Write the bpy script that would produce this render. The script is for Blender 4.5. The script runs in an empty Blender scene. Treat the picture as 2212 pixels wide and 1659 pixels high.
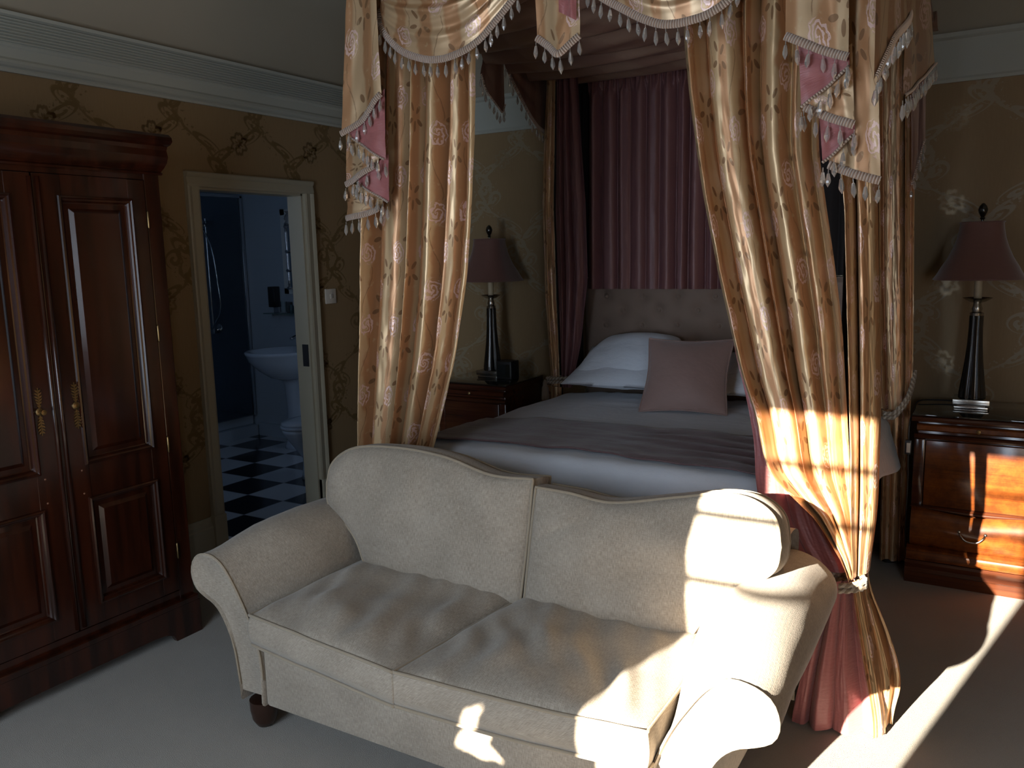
import bpy, bmesh, math, random
from mathutils import Vector, Matrix, noise
PI=math.pi; sin=math.sin; cos=math.cos
V=Vector
random.seed(4)
scn=bpy.context.scene
COL=scn.collection
def clamp(x,a=0.,b=1.): return a if x<a else b if x>b else x
def lerp(a,b,t): return a+(b-a)*t
def sstep(a,b,x):
    t=clamp((x-a)/(b-a)); return t*t*(3-2*t)
def nz(x,y=0.,z=0.): return noise.noise(V((x,y,z)))

# ------------------------------------------------------------------ node maths
class M:
    def __init__(s,name):
        s.m=bpy.data.materials.new(name); s.m.use_nodes=True; s.t=s.m.node_tree
        s.b=s.t.nodes['Principled BSDF']; s.out=s.t.nodes['Material Output']
    def n(s,t): return s.t.nodes.new(t)
    def put(s,sock,v):
        if isinstance(v,E): s.t.links.new(v.s,sock)
        elif isinstance(v,(tuple,list)):
            sock.default_value=tuple(v)+((1,) if len(v)==3 and len(sock.default_value)==4 else ())
        else: sock.default_value=v
    def math(s,op,*a):
        k=s.n('ShaderNodeMath'); k.operation=op
        for i,v in enumerate(a): s.put(k.inputs[i],v)
        return E(s,k.outputs[0])
    def coord(s,kind='Object'):
        k=s.n('ShaderNodeTexCoord'); sep=s.n('ShaderNodeSeparateXYZ'); s.t.links.new(k.outputs[kind],sep.inputs[0])
        return [E(s,sep.outputs[i]) for i in range(3)]
    def wpos(s):
        k=s.n('ShaderNodeNewGeometry'); sep=s.n('ShaderNodeSeparateXYZ'); s.t.links.new(k.outputs['Position'],sep.inputs[0])
        return [E(s,sep.outputs[i]) for i in range(3)]
    def vec(s,x,y,z=0.):
        k=s.n('ShaderNodeCombineXYZ')
        for i,v in enumerate((x,y,z)): s.put(k.inputs[i],v)
        return E(s,k.outputs[0])
    def noise(s,vec,scale,detail=2.,rough=.5):
        k=s.n('ShaderNodeTexNoise'); s.put(k.inputs['Vector'],vec); k.inputs['Scale'].default_value=scale; k.inputs['Detail'].default_value=detail
        k.inputs['Roughness'].default_value=rough
        return E(s,k.outputs['Fac'])
    def ss(s,a,b,x):
        k=s.n('ShaderNodeMapRange'); k.interpolation_type='SMOOTHSTEP'; s.put(k.inputs[0],x); s.put(k.inputs[1],a); s.put(k.inputs[2],b)
        return E(s,k.outputs[0])
    def mix(s,f,a,b):
        k=s.n('ShaderNodeMix'); k.data_type='RGBA'; s.put(k.inputs[0],f); s.put(k.inputs[6],a); s.put(k.inputs[7],b)
        return E(s,k.outputs[2])
    def bump(s,h,st=.3,dist=.01):
        k=s.n('ShaderNodeBump'); k.inputs['Strength'].default_value=st; k.inputs['Distance'].default_value=dist; s.put(k.inputs['Height'],h)
        s.t.links.new(k.outputs[0],s.b.inputs['Normal'])
    def set(s,**kw):
        for k,v in kw.items():
            s.put(s.b.inputs[{'col':'Base Color','rough':'Roughness','metal':'Metallic','spec':'Specular IOR Level','sheen':'Sheen Weight','trans':'Transmission Weight','ior':'IOR','coat':'Coat Weight','coatr':'Coat Roughness','aniso':'Anisotropic','emit':'Emission Color','es':'Emission Strength','sheenr':'Sheen Roughness','stint':'Sheen Tint','alpha':'Alpha','sss':'Subsurface Weight'}[k]],v)
        return s
class E:
    def __init__(s,m,sock): s.m=m; s.s=sock
    def __add__(a,b): return a.m.math('ADD',a,b)
    __radd__=__add__
    def __sub__(a,b): return a.m.math('SUBTRACT',a,b)
    def __rsub__(a,b): return a.m.math('SUBTRACT',b,a)
    def __mul__(a,b): return a.m.math('MULTIPLY',a,b)
    __rmul__=__mul__
    def __truediv__(a,b): return a.m.math('DIVIDE',a,b)
    def __pow__(a,b): return a.m.math('POWER',a,b)
    def f(a,op,*b): return a.m.math(op,a,*b)
    def sin(a): return a.f('SINE')
    def cos(a): return a.f('COSINE')
    def abs(a): return a.f('ABSOLUTE')
    def fr(a): return a.f('FRACT')
    def fl(a): return a.f('FLOOR')
    def gt(a,b): return a.f('GREATER_THAN',b)
    def lt(a,b): return a.f('LESS_THAN',b)
    def max(a,b): return a.f('MAXIMUM',b)
    def min(a,b): return a.f('MINIMUM',b)

def plain(name,col,rough=.6,**kw): return M(name).set(col=col,rough=rough,**kw).m

def silk(name,c1,c2,motif=1.,rough=.36,rose=(.85,.60,.55)):
    m=M(name); U,W,_=m.coord('UV')
    v=m.vec(U,W)
    n1=m.noise(v,9,2); n2=m.noise(m.vec(U*60.,W*6.),3,2)
    st=m.ss(-.35,.5,(U*(2*PI/.155)+n1*2.2).sin()+ (n1-.5)*1.6)
    col=m.mix(st,c1,c2)
    # roses on a half-drop lattice
    cu=.19; cv=.30
    def cell(ou,ov):
        a=(U+ou)/cu; ia=a.fl(); fa=a.fr()-.5
        b=(W+ov)/cv+(ia*.5).fr(); fb=b.fr()-.5
        return fa*cu,fb*cv
    x,y=cell(0.,0.); nn=m.noise(v,38,2)-.5
    r=((x*x+y*y*.8).f('SQRT'))+nn*.018
    ring=((r*360.)+(y.f('ARCTAN2',x))*2.+nn*9.).sin()
    rm=m.ss(.046,.040,r)*m.ss(-.1,.25,ring)
    # sprays of leaves between the roses
    lx,ly=cell(cu*.5,cv*.27)
    lm=None
    for (ox,oy,ang) in ((.026,.028,.7),(-.028,.040,2.3),(.0,-.034,1.5),(.038,-.020,-.5),(-.040,-.014,.3)):
        px=lx-ox; py=ly-oy; a=px*cos(ang)+py*sin(ang); b=px*(-sin(ang))+py*cos(ang)
        e=(a*a)/(.021**2)+(b*b)/(.0095**2)+nn*.6
        k=m.ss(1.15,.85,e); lm=k if lm is None else lm.max(k)
    wv=(x-(W*21.).sin()*.028+nn*.012).abs()
    vine=m.ss(.0034,.0016,wv)*m.ss(.046,.06,r)
    pat=(lm*.85).max(vine*.6)
    col=m.mix(pat*motif,col,tuple(q*.5 for q in c2))
    col=m.mix(rm*motif*.85,col,rose)
    bl=m.ss(.62,.72,m.noise(m.vec(U*1.,W*1.,3.),30,2))
    col=m.mix(bl*.35*motif,col,(.7,.55,.34))
    m.set(col=col,rough=rough,spec=.6,metal=.45 if motif else .1)
    m.bump(n2*.25+rm*.8+pat*.4,.25,.002)
    return m.m
def lin(h): return tuple(((int(h[i:i+2],16)/255.+.055)/1.055)**2.4 if int(h[i:i+2],16)>10 else int(h[i:i+2],16)/255./12.92 for i in (0,2,4))

GOLD=silk('gold_satin',(.66,.45,.25),(.54,.28,.135),rough=.36)
GOLDV=silk('valance_satin',(.64,.44,.26),(.50,.265,.13),rough=.38)
MAUVE=silk('mauve_satin',(.19,.078,.082),(.23,.10,.095),motif=0.,rough=.5)
BROWN=silk('brown_satin',(.30,.18,.13),(.24,.13,.095),motif=0.,rough=.33)
m=M('pink_lining'); U,W,_=m.coord('UV'); n=m.noise(m.vec(U*5.,W*30.),4,3)
m.set(col=m.mix(n,(.33,.10,.10),(.42,.15,.145)),rough=.4,sheen=.3,spec=.5); m.bump(n,.35,.004); PINK=m.m
def linen(name,c1,c2,sc=1.):
    m=M(name); x,y,z=m.coord('UV')
    hb=((x*sc*560.)+((y*sc*90.).fr()-.5).abs()*14.).sin()
    nn=m.noise(m.vec(x*400.,y*60.),1,2); n3=m.noise(m.vec(x*50.,y*500.),1,2); n2=m.noise(m.vec(x,y),6,3)
    m.set(col=m.mix(m.ss(.3,.75,nn*.45+n3*.3+n2*.25),c1,c2),rough=.85,sheen=.25,spec=.2)
    m.bump(nn*.5+n3*.5+hb*.15,.4,.0016); return m.m
LINEN=linen('sofa_linen',(.245,.205,.16),(.485,.415,.335))
PIPE=linen('sofa_piping',(.30,.24,.17),(.42,.345,.255))
m=M('braid'); U,W,_=m.coord('UV'); rib=(U*(2*PI/.0085)).sin(); ed=((W-.5).abs()).gt(.36)
m.set(col=m.mix(m.ss(-.6,.6,rib),(.40,.26,.19),(.74,.57,.45)),rough=.7,sheen=.3); m.bump(rib*(1.-ed*.5),.8,.004); BRAID=m.m
m=M('crystal'); m.set(col=(.93,.86,.80),rough=.06,trans=.75,ior=1.5,spec=.8); CRYSTAL=m.m
THREAD=plain('bead_thread',(.45,.33,.25),.7)
m=M('rope'); U,W,_=m.coord('UV'); m.set(col=m.mix(((U*260.)+W*12.).sin().gt(.1),(.26,.19,.13),(.50,.42,.33)),rough=.65,sheen=.4); ROPE=m.m
def wood(name,c1,c2,c3,rough=.22,burl=0.,ax=2):
    m=M(name); P=m.wpos()
    a=P[ax]; o=[P[i] for i in range(3) if i!=ax]
    v=m.vec(o[0]*7.,o[1]*7.,a*.55)
    n=m.noise(v,3.2,4,.6); g=m.noise(m.vec(o[0]*130.,o[1]*130.,a*3.),1.,3)
    if burl: n=m.noise(m.vec(*P),22.,5,.65)*burl+n*(1-burl)
    col=m.mix(m.ss(.3,.7,n),c1,c2); col=m.mix(m.ss(.5,.75,g)*.45,col,c3)
    m.set(col=col,rough=rough,spec=.5,coat=.35,coatr=.12); m.bump(g,.06,.001); return m.m
MAHO=wood('wardrobe_mahogany',(.046,.0095,.0034),(.014,.0036,.0016),(.010,.003,.002))
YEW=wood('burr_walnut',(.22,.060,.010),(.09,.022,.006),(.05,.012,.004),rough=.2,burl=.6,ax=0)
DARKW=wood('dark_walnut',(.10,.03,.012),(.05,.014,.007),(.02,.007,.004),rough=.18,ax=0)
BRASS=plain('brass',(.30,.205,.095),.36,metal=1.)
CHROME=plain('chrome',(.62,.62,.64),.12,metal=1.)
WHITEP=plain('white_china',(.62,.68,.76),.12,spec=.6)
PAINT=M('cream_paint'); P=PAINT.wpos(); PAINT.set(col=PAINT.mix(PAINT.noise(PAINT.vec(*P),3,2),(.38,.34,.25),(.43,.385,.29)),rough=.45); PAINT=PAINT.m
CORN=M('cornice_paint'); P=CORN.wpos(); CORN.set(col=CORN.mix(CORN.noise(CORN.vec(*P),2,2),(.42,.43,.38),(.47,.475,.42)),rough=.6); CORN=CORN.m
m=M('ceiling_paint'); P=m.wpos(); m.set(col=m.mix(m.noise(m.vec(*P),1.2,2),(.33,.29,.22),(.37,.325,.255)),rough=.85); CEIL=m.m
# damask wallpaper: horizontal coordinate along the wall s, height z
def paper(name,axis,off,pc=(.18,.115,.048),pm=.12):
    m=M(name); P=m.wpos(); s=P[axis]+off; z=P[2]
    W_=.52; H=.80
    cx=(s/W_).fr()*W_-W_/2; c0=(z/H)*(2*PI)
    nn=m.noise(m.vec(s,z),26,2)-.5
    pat=None
    for ph,sg in ((0.,1.),(0.,-1.)):
        cc=(c0+ph).cos()*(.17*sg)
        sx=s+(W_*.5 if sg<0 else 0.)
        d=((sx-cc)/W_).fr()*W_-W_/2          # signed distance to the curve
        per=.115; t=(z/per+(.0 if sg>0 else .5)); ti=t.fl(); tf=(t.fr()-.5)*per
        side=((ti*.5).fr()*4.-1.)            # -1 / +1
        dx=(d-side*.030); rr=((dx*dx+tf*tf).f('SQRT')); th=tf.f('ARCTAN2',dx*side)
        sp=(th+rr*150.).sin()
        k=m.ss(.056,.048,rr)*m.ss(-.3,.1,sp)*m.ss(.002,.006,rr)
        st=m.ss(.014,.009,(d+nn*.03+(z*54.).sin()*.010).abs())
        lf=m.ss(.06,.05,d.abs())*m.ss(.10,.16,m.noise(m.vec(s,z,1.),48,1)-.5)
        k=k.max(st*.9).max(lf*.9)
        pat=k if pat is None else pat.max(k)
    # palmette where the trellis meets
    qx=cx.abs(); qz=((z/(H*.5)).fr()-.5)*(H*.5)
    rr=(qx*qx+qz*qz).f('SQRT'); an=qz.f('ARCTAN2',qx)
    pm=m.ss(.085,.075,rr+(an*7.).cos().abs()*.02)*m.ss(-.2,.3,(rr*170.+(an*7.).cos()*1.5).sin())
    pat=pat.max(pm*.55)*m.ss(-.22,-.10,nn)
    w=m.noise(m.vec(s*40.,z*4.),3,2)
    base=m.mix(w,(.27,.18,.092),(.31,.21,.112))
    m.set(col=m.mix(pat,base,pc),rough=m.mix(pat,(.62,)*3,(.30,)*3),metal=pat*pm,spec=.35)
    m.bump(pat,.12,.001)
    return m.m
PAPER_L=paper('damask_left',1,.203); PAPER_B=paper('damask_back',0,.55,(.32,.255,.17),.42)  # back wall copy: paler print puts reflected light into its colour
m=M('carpet'); P=m.wpos(); a=m.noise(m.vec(*P),420,2); b=m.noise(m.vec(*P),5,3)
m.set(col=m.mix(a*.6+b*.4,(.30,.275,.235),(.45,.415,.365)),rough=.95,sheen=.3,spec=.1); m.bump(a,.8,.006); CARPET=m.m
m=M('chequer_tiles'); P=m.wpos(); tx=(P[0]+5.12)/.333; ty=(P[1]-4.20)/.333
ck=((tx.fl()+ty.fl())*.5).fr()*2.
gr=((tx.fr()-.5).abs().max((ty.fr()-.5).abs())).gt(.488)
m.set(col=m.mix(gr,m.mix(ck.gt(.5),(.006,.006,.008),(.55,.58,.62)),(.25,.26,.28)),rough=.18); CHEQ=m.m
m=M('bath_tiles'); P=m.wpos(); g=((P[2]*5.).fr()-.5).abs().gt(.49)
m.set(col=m.mix(g*.3,(.50,.56,.62),(.40,.45,.5)),rough=.25); BTILE=m.m
def cloth(name,c1,c2,rough=.75,bs=.3,sc=18,sheen=.2):
    m=M(name); P=m.wpos(); n=m.noise(m.vec(P[0]*.7,P[1]*1.6,P[2]),sc,4,.6); f=m.noise(m.vec(*P),500,1)
    m.set(col=m.mix(n,c1,c2),rough=rough,sheen=sheen,spec=.3); m.bump(n+f*.05,bs,.01); return m.m
COTTON=cloth('white_cotton',(.68,.71,.79),(.76,.79,.85),.8,.35)
RUNNER=cloth('plum_satin',(.12,.07,.075),(.17,.10,.105),.38,.6,14,.3)
ROSEC=cloth('dusty_rose_velvet',(.29,.185,.165),(.34,.215,.19),.6,.3,20,.5)
HEADB=cloth('taupe_upholstery',(.22,.155,.12),(.255,.18,.14),.7,.1)
BLACKL=plain('black_lacquer',(.012,.010,.009),.16,spec=.6,coat=.5)
SHADEM=cloth('plum_shade_silk',(.16,.075,.06),(.185,.085,.07),.6,.1,60,.5)
CREAM=plain('candle_tube',(.55,.45,.30),.5)
SILV=plain('brushed_silver',(.45,.42,.38),.25,metal=1.)
m=M('glass'); m.set(col=(.92,.96,.95),rough=.02,trans=1.,ior=1.3); GLASS=m.m
m=M('smoked_top_glass'); m.set(col=(.02,.022,.02),rough=.04,spec=.8,coat=.5,coatr=.03); TOPG=m.m
MIRROR=plain('mirror_silver',(.75,.8,.85),.03,metal=1.)
PLAST=plain('white_plastic',(.68,.62,.54),.35)
BLACKP=plain('black_plastic',(.02,.02,.022),.4)
POSTM=plain('post_dark',(.02,.012,.009),.6)
DARKF=plain('dark_foot',(.03,.013,.008),.3)
FRAMEW=plain('window_paint',(.75,.75,.72),.5)

# ------------------------------------------------------------------ mesh helpers
ORG={}
def link(name,verts,faces,mat,parent=None,uvs=None,smooth=True,org=None,mats=None,fm=None):
    if parent is not None: org=ORG[parent.name]
    elif org is None: org=V((0,0,0))
    org=V(org)
    me=bpy.data.meshes.new(name); me.from_pydata([V(v)-org for v in verts],[],faces)
    if uvs is not None:
        ul=me.uv_layers.new(name='UVMap')
        for l in me.loops: ul.data[l.index].uv=uvs[l.vertex_index]
    for p in me.polygons: p.use_smooth=smooth
    me.materials.append(mat)
    if mats:
        for q in mats: me.materials.append(q)
        for p,i in zip(me.polygons,fm): p.material_index=i
    me.update()
    o=bpy.data.objects.new(name,me); COL.objects.link(o)
    if parent is not None: o.parent=parent
    else: o.location=org
    ORG[o.name]=org
    return o
def meta(o,label=None,cat=None,group=None,kind=None):
    if label: o['label']=label
    if cat: o['category']=cat
    if group: o['group']=group
    if kind: o['kind']=kind
    return o
def thing(name,loc,label,cat,group=None):
    o=bpy.data.objects.new(name,None); COL.objects.link(o); o.location=loc; o.empty_display_size=.05
    ORG[o.name]=V(loc); return meta(o,label,cat,group)
def bmobj(name,bm,mat,parent=None,smooth=False,org=None,ang=None):
    bm.normal_update(); vs=[v.co.copy() for v in bm.verts]; bm.verts.index_update()
    fs=[[v.index for v in f.verts] for f in bm.faces]; bm.free()
    o=link(name,vs,fs,mat,parent,smooth=smooth,org=org)
    if smooth and ang:
        me=o.data; me.set_sharp_from_angle(angle=ang)
    return o
def bbox(bm,lo,hi,bev=0.,seg=2):
    t=bmesh.new(); bmesh.ops.create_cube(t,size=1)
    lo=V(lo);hi=V(hi)
    for v in t.verts: v.co=V(((lo[i]+hi[i])/2+v.co[i]*(hi[i]-lo[i]) for i in range(3)))
    if bev: bmesh.ops.bevel(t,geom=t.edges[:],offset=bev,segments=seg,affect='EDGES',profile=.5)
    me=bpy.data.meshes.new('tmp'); t.to_mesh(me); t.free(); bm.from_mesh(me); bpy.data.meshes.remove(me)
    return bm
def box(name,lo,hi,mat,parent=None,bev=0.,seg=2):
    return bmobj(name,bbox(bmesh.new(),lo,hi,bev,seg),mat,parent,smooth=bev>0,ang=.6)
def prism(name,pts,lo,hi,axis,mat,parent=None,smooth=False,bm=None,emit=True):
    """polygon in the two other axes, extruded along axis"""
    k=[i for i in range(3) if i!=axis]
    if bm is None: bm=bmesh.new()
    def P(p,t):
        c=[0,0,0]; c[k[0]]=p[0]; c[k[1]]=p[1]; c[axis]=t; return c
    a=[bm.verts.new(P(p,lo)) for p in pts]; b=[bm.verts.new(P(p,hi)) for p in pts]
    n=len(pts)
    for i in range(n): bm.faces.new((a[i],a[(i+1)%n],b[(i+1)%n],b[i]))
    bm.faces.new(a[::-1]); bm.faces.new(b)
    bmesh.ops.recalc_face_normals(bm,faces=bm.faces[:])
    if emit: return bmobj(name,bm,mat,parent,smooth=smooth,ang=.6)
    return bm
def lathe(name,prof,c,mat,parent=None,seg=32,sq=None,flute=0,axis=2):
    """prof: (r,z); sq: superellipse exponent for squarish sections"""
    vs=[];fs=[];n=len(prof)
    for j,(r,z) in enumerate(prof):
        for i in range(seg):
            a=2*PI*i/seg; ca,sa=cos(a),sin(a); k=1.
            if sq: k=(abs(ca)**sq+abs(sa)**sq)**(-1/sq)
            if flute: k*=1+.07*cos(flute*a)
            q=(r*k*ca,r*k*sa,z)
            if axis==1: q=(q[0],q[2],q[1])
            if axis==0: q=(q[2],q[0],q[1])
            vs.append(V(c)+V(q))
    for j in range(n-1):
        for i in range(seg):
            a=j*seg+i;b=j*seg+(i+1)%seg
            fs.append((a,b,b+seg,a+seg))
    if prof[0][0]>1e-5: fs.append(tuple(range(seg))[::-1])
    if prof[-1][0]>1e-5: fs.append(tuple((n-1)*seg+i for i in range(seg)))
    o=link(name,vs,fs,mat,parent); o.data.set_sharp_from_angle(angle=.7); return o
def cat_(P,t,closed=False):
    """catmull-rom through P, t in 0..1"""
    P=[V(p) for p in P]; n=len(P)
    if n==2: return P[0].lerp(P[1],t)
    if closed: x=t*n; i=int(x)%n; f=x-int(x); g=lambda k:P[k%n]
    else:
        x=clamp(t)*(n-1); i=min(int(x),n-2); f=x-i
        def g(k):
            if k<0: return P[0]*2-P[1]
            if k>=n: return P[-1]*2-P[-2]
            return P[k]
    a,b,c,d=g(i-1),g(i),g(i+1),g(i+2)
    return .5*((2*b)+(c-a)*f+(2*a-5*b+4*c-d)*f*f+(3*b-a-3*c+d)*f**3)
def resample(P,n,closed=False,dense=200):
    Q=[cat_(P,i/dense,closed) for i in range(dense+1)]
    L=[0.]
    for a,b in zip(Q,Q[1:]): L.append(L[-1]+(b-a).length)
    out=[];j=0;m_=n if closed else n-1
    for i in range(n):
        s=L[-1]*i/m_
        while j<dense-1 and L[j+1]<s: j+=1
        f=(s-L[j])/max(L[j+1]-L[j],1e-9); out.append(Q[j].lerp(Q[j+1],f))
    return out,L[-1]
def tubemesh(Q,r,closed=False,seg=8,lobes=0,tw=0.,flat=1.,up=None):
    vs=[];uv=[];fs=[];n=len(Q);L=0.
    pn=None
    for i,p in enumerate(Q):
        a=Q[(i-1)%n] if (closed or i>0) else Q[0]; b=Q[(i+1)%n] if (closed or i<n-1) else Q[-1]
        t=(b-a).normalized()
        if up is not None: nn_=V(up)-t*t.dot(V(up)); nn_.normalize()
        elif pn is None: nn_=t.orthogonal().normalized()
        else: nn_=(pn-t*t.dot(pn)).normalized()
        pn=nn_; bn=t.cross(nn_)
        if i: L+=(p-Q[i-1]).length
        for k in range(seg):
            th=2*PI*k/seg; rr=r*(1+(.22*cos(lobes*th-tw*L) if lobes else 0))
            vs.append(p+nn_*cos(th)*rr*flat+bn*sin(th)*rr); uv.append((L,k/seg))
    m_=n if closed else n-1
    for i in range(m_):
        for k in range(seg):
            a=i*seg+k;b=i*seg+(k+1)%seg;c=((i+1)%n)*seg+(k+1)%seg;d=((i+1)%n)*seg+k
            fs.append((a,b,c,d))
    if not closed: fs.append(tuple(range(seg))[::-1]); fs.append(tuple((n-1)*seg+k for k in range(seg)))
    return vs,fs,uv
def tube(name,P,r,mat,parent=None,n=60,closed=False,seg=8,lobes=0,tw=0.,raw=False,flat=1.,up=None,org=None):
    Q=[V(p) for p in P] if raw else resample(P,n,closed)[0]
    vs,fs,uv=tubemesh(Q,r,closed,seg,lobes,tw,flat,up)
    return link(name,vs,fs,mat,parent,uvs=uv,org=org)
def grid(name,nu,nv,fn,mat,parent=None,uvf=None,closed_u=False,org=None):
    vs=[];uv=[]
    for j in range(nv+1):
        for i in range(nu+(0 if closed_u else 1)):
            u=i/nu;v=j/nv; vs.append(V(fn(u,v))); uv.append(uvf(u,v) if uvf else (u,v))
    w=nu if closed_u else nu+1; fs=[]
    for j in range(nv):
        for i in range(nu):
            a=j*w+i;b=j*w+(i+1)%w; fs.append((a,b,b+w,a+w))
    return link(name,vs,fs,mat,parent,uvs=uv,org=org)
def copyobj(o,parent,loc):
    c=o.copy(); COL.objects.link(c); c.parent=parent; c.location=loc; ORG[c.name]=ORG[parent.name]; return c

def cushion(name,B,R,T,L,D,frame,puff,mat,parent,nu=44,nv=32,back=0.,wr=.004,seed=0.,pipe=.0055,rim=.0,wfn=None,pipemat=None,power=2.6):
    """Coons patch cushion. curves are lists of (a,b); frame=(origin,A,B,N) ; D = border depth"""
    O,A,Bx,Nn=[V(q) for q in frame]
    c3=lambda P:[V((p[0],p[1],0)) for p in P]
    Bc,Rc,Tc,Lc=[resample(c3(q),61)[0] for q in (B,R,T,L)]
    def at(C,t): x=t*60; i=min(int(x),59); return C[i].lerp(C[i+1],x-i)
    def P2(u,v):
        p=at(Bc,u)*(1-v)+at(Tc,u)*v+at(Lc,v)*(1-u)+at(Rc,v)*u
        p-= Bc[0]*(1-u)*(1-v)+Bc[-1]*u*(1-v)+Tc[0]*(1-u)*v+Tc[-1]*u*v
        return p
    def w(u,v): return ((1-abs(2*u-1)**power)*(1-abs(2*v-1)**power))**.62
    def pt(u,v,side):
        p=P2(u,v); k=w(clamp(u),clamp(v)); q=O+A*p.x+Bx*p.y
        n_=nz(q.x*5+seed,q.y*5,q.z*5)*1.+nz(q.x*13+seed,q.y*9,q.z*13)*.5
        off=(D/2+k*(puff if side>0 else back)+n_*wr*(.3+k))
        if wfn and side>0: off+=wfn(p.x,p.y)*k
        return q+Nn*off*side
    vs=[];uv=[];idx={}
    for s in (1,-1):
        for j in range(nv+1):
            for i in range(nu+1):
                u=.5-.5*cos(PI*i/nu)*1. if nu<1 else i/nu; v=j/nv
                u=lerp(i/nu,.5-.5*cos(PI*i/nu),.5); v=lerp(j/nv,.5-.5*cos(PI*j/nv),.5)
                idx[s,i,j]=len(vs); vs.append(pt(u,v,s)); p=P2(u,v); uv.append((p.x+s*.03,p.y))
    fs=[]
    for s in (1,-1):
        for j in range(nv):
            for i in range(nu):
                f=[idx[s,i,j],idx[s,i+1,j],idx[s,i+1,j+1],idx[s,i,j+1]]
                fs.append(f if s>0 else f[::-1])
    ring=[(i,0) for i in range(nu)]+[(nu,j) for j in range(nv)]+[(i,nv) for i in range(nu,0,-1)]+[(0,j) for j in range(nv,0,-1)]
    n=len(ring)
    if D>0.002:
        # border band with a slight swell
        prev=[idx[1,i,j] for i,j in ring]; ctr=O+A*P2(.5,.5).x+Bx*P2(.5,.5).y
        for kx in range(1,5):
            cur=[]
            if kx<4:
                for (i,j) in ring:
                    a=vs[idx[1,i,j]];b=vs[idx[-1,i,j]]; f=kx/4; m_=a.lerp(b,f); d=(m_-ctr); d-=Nn*d.dot(Nn); d.normalize()
                    cur.append(len(vs)); vs.append(m_+d*(sin(PI*f)*min(.02,D*.12))); uv.append((uv[idx[1,i,j]][0]+f*D,uv[idx[1,i,j]][1]+f*D))
            else: cur=[idx[-1,i,j] for i,j in ring]
            for k in range(n):
                fs.append((prev[(k+1)%n],prev[k],cur[k],cur[(k+1)%n]))
            prev=cur
    else:
        for k in range(n): fs.append((idx[1,ring[(k+1)%n][0],ring[(k+1)%n][1]],idx[1,ring[k][0],ring[k][1]],idx[-1,ring[k][0],ring[k][1]],idx[-1,ring[(k+1)%n][0],ring[(k+1)%n][1]]))
    o=link(name,vs,fs,mat,parent,uvs=uv)
    if pipe:
        for s in ((1,-1) if D>.002 else (1,)):
            Q=[vs[idx[s,i,j]] + (Nn*0) for i,j in ring]
            c=sum(Q,V((0,0,0)))/len(Q)
            Q=[q+(q-c).normalized()*pipe*.5 for q in Q]
            v2,f2,u2=tubemesh(Q,pipe,True,6)
            link('piping',v2,f2,pipemat or PIPE,o,uvs=u2)
    return o
def frame_z(z): return ((0,0,z),(1,0,0),(0,1,0),(0,0,1))
def frame_y(y,tilt=0.): return ((0,y,0),(1,0,0),(0,sin(tilt),cos(tilt)),(0,-cos(tilt),sin(tilt)))

# ------------------------------------------------------------------ camera
cd=bpy.data.cameras.new('camera'); cam=bpy.data.objects.new('camera',cd); COL.objects.link(cam); scn.camera=cam
r_,u_,f_=[[0.859804, 0.510078, -0.023603], [-0.058373, 0.144106, 0.987839], [-0.507276, 0.84797, -0.153678]]
cam.matrix_world=Matrix(((r_[0],u_[0],-f_[0],0),(r_[1],u_[1],-f_[1],0),(r_[2],u_[2],-f_[2],1.6),(0,0,0,1)))
cd.sensor_fit='HORIZONTAL'; cd.sensor_width=36; cd.lens=1812.716/2212*36; cd.clip_start=.05

# ------------------------------------------------------------------ room shell
XL=-3.531; YB=4.775; XR=1.65; YF=-1.0; H=3.0
def struct(o): o['kind']='structure'; return o
def wallbox(name,boxes,mat):
    bm=bmesh.new()
    for lo,hi in boxes: bbox(bm,lo,hi)
    return struct(bmobj(name,bm,mat))
TH=.105; DY0=2.885; DY1=3.612; DH=1.965
wallbox('wall_left',[((XL-TH,YF-.2,0),(XL,DY0,H+.1)),((XL-TH,DY1,0),(XL,YB+.2,H+.1)),((XL-TH,DY0,DH),(XL,DY1,H+.1))],PAPER_L)
wallbox('wall_back',[((XL,YB,0),(XR+.15,YB+.15,H+.1))],PAPER_B)
# right wall
wallbox('wall_right',[((XR,YF-.2,0),(XR+.15,YB+.15,H+.1))],PAPER_L)
W1=(-2.25,-.97,.30,2.17); W2=(.95,1.45,.9,2.2)
wallbox('wall_front',[((XL,YF-.12,0),(W1[0],YF,H+.1)),((W1[1],YF-.12,0),(W2[0],YF,H+.1)),((W2[1],YF-.12,0),(XR,YF,H+.1)),
  ((W1[0],YF-.12,0),(W1[1],YF,W1[2])),((W1[0],YF-.12,W1[3]),(W1[1],YF,H+.1)),((W2[0],YF-.12,0),(W2[1],YF,W2[2])),((W2[0],YF-.12,W2[3]),(W2[1],YF,H+.1))],PAPER_L)
def window(name,w,bars,vert):
    bm=bmesh.new(); x0,x1,z0,z1=w; y=YF-.06
    for a,b,c,d in ((x0-.03,x0,z0,z1),(x1,x1+.03,z0,z1)): bbox(bm,(a,y-.02,c-.03),(b,y+.02,d+.03))
    bbox(bm,(x0,y-.02,z0-.03),(x1,y+.02,z0)); bbox(bm,(x0,y-.02,z1),(x1,y+.02,z1+.03))
    for z in bars: bbox(bm,(x0,y-.012,z-.010),(x1,y+.012,z+.010))
    for x in vert: bbox(bm,(x-.011,y-.012,z0),(x+.011,y+.012,z1))
    return struct(bmobj(name,bm,FRAMEW))
window('window_1',W1,(1.984,1.795,1.592),(-1.66,))
window('fill_window_2',W2,(1.5,1.9,1.1),(1.2,))  # made-up opening, added to let in ambient fill
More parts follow.
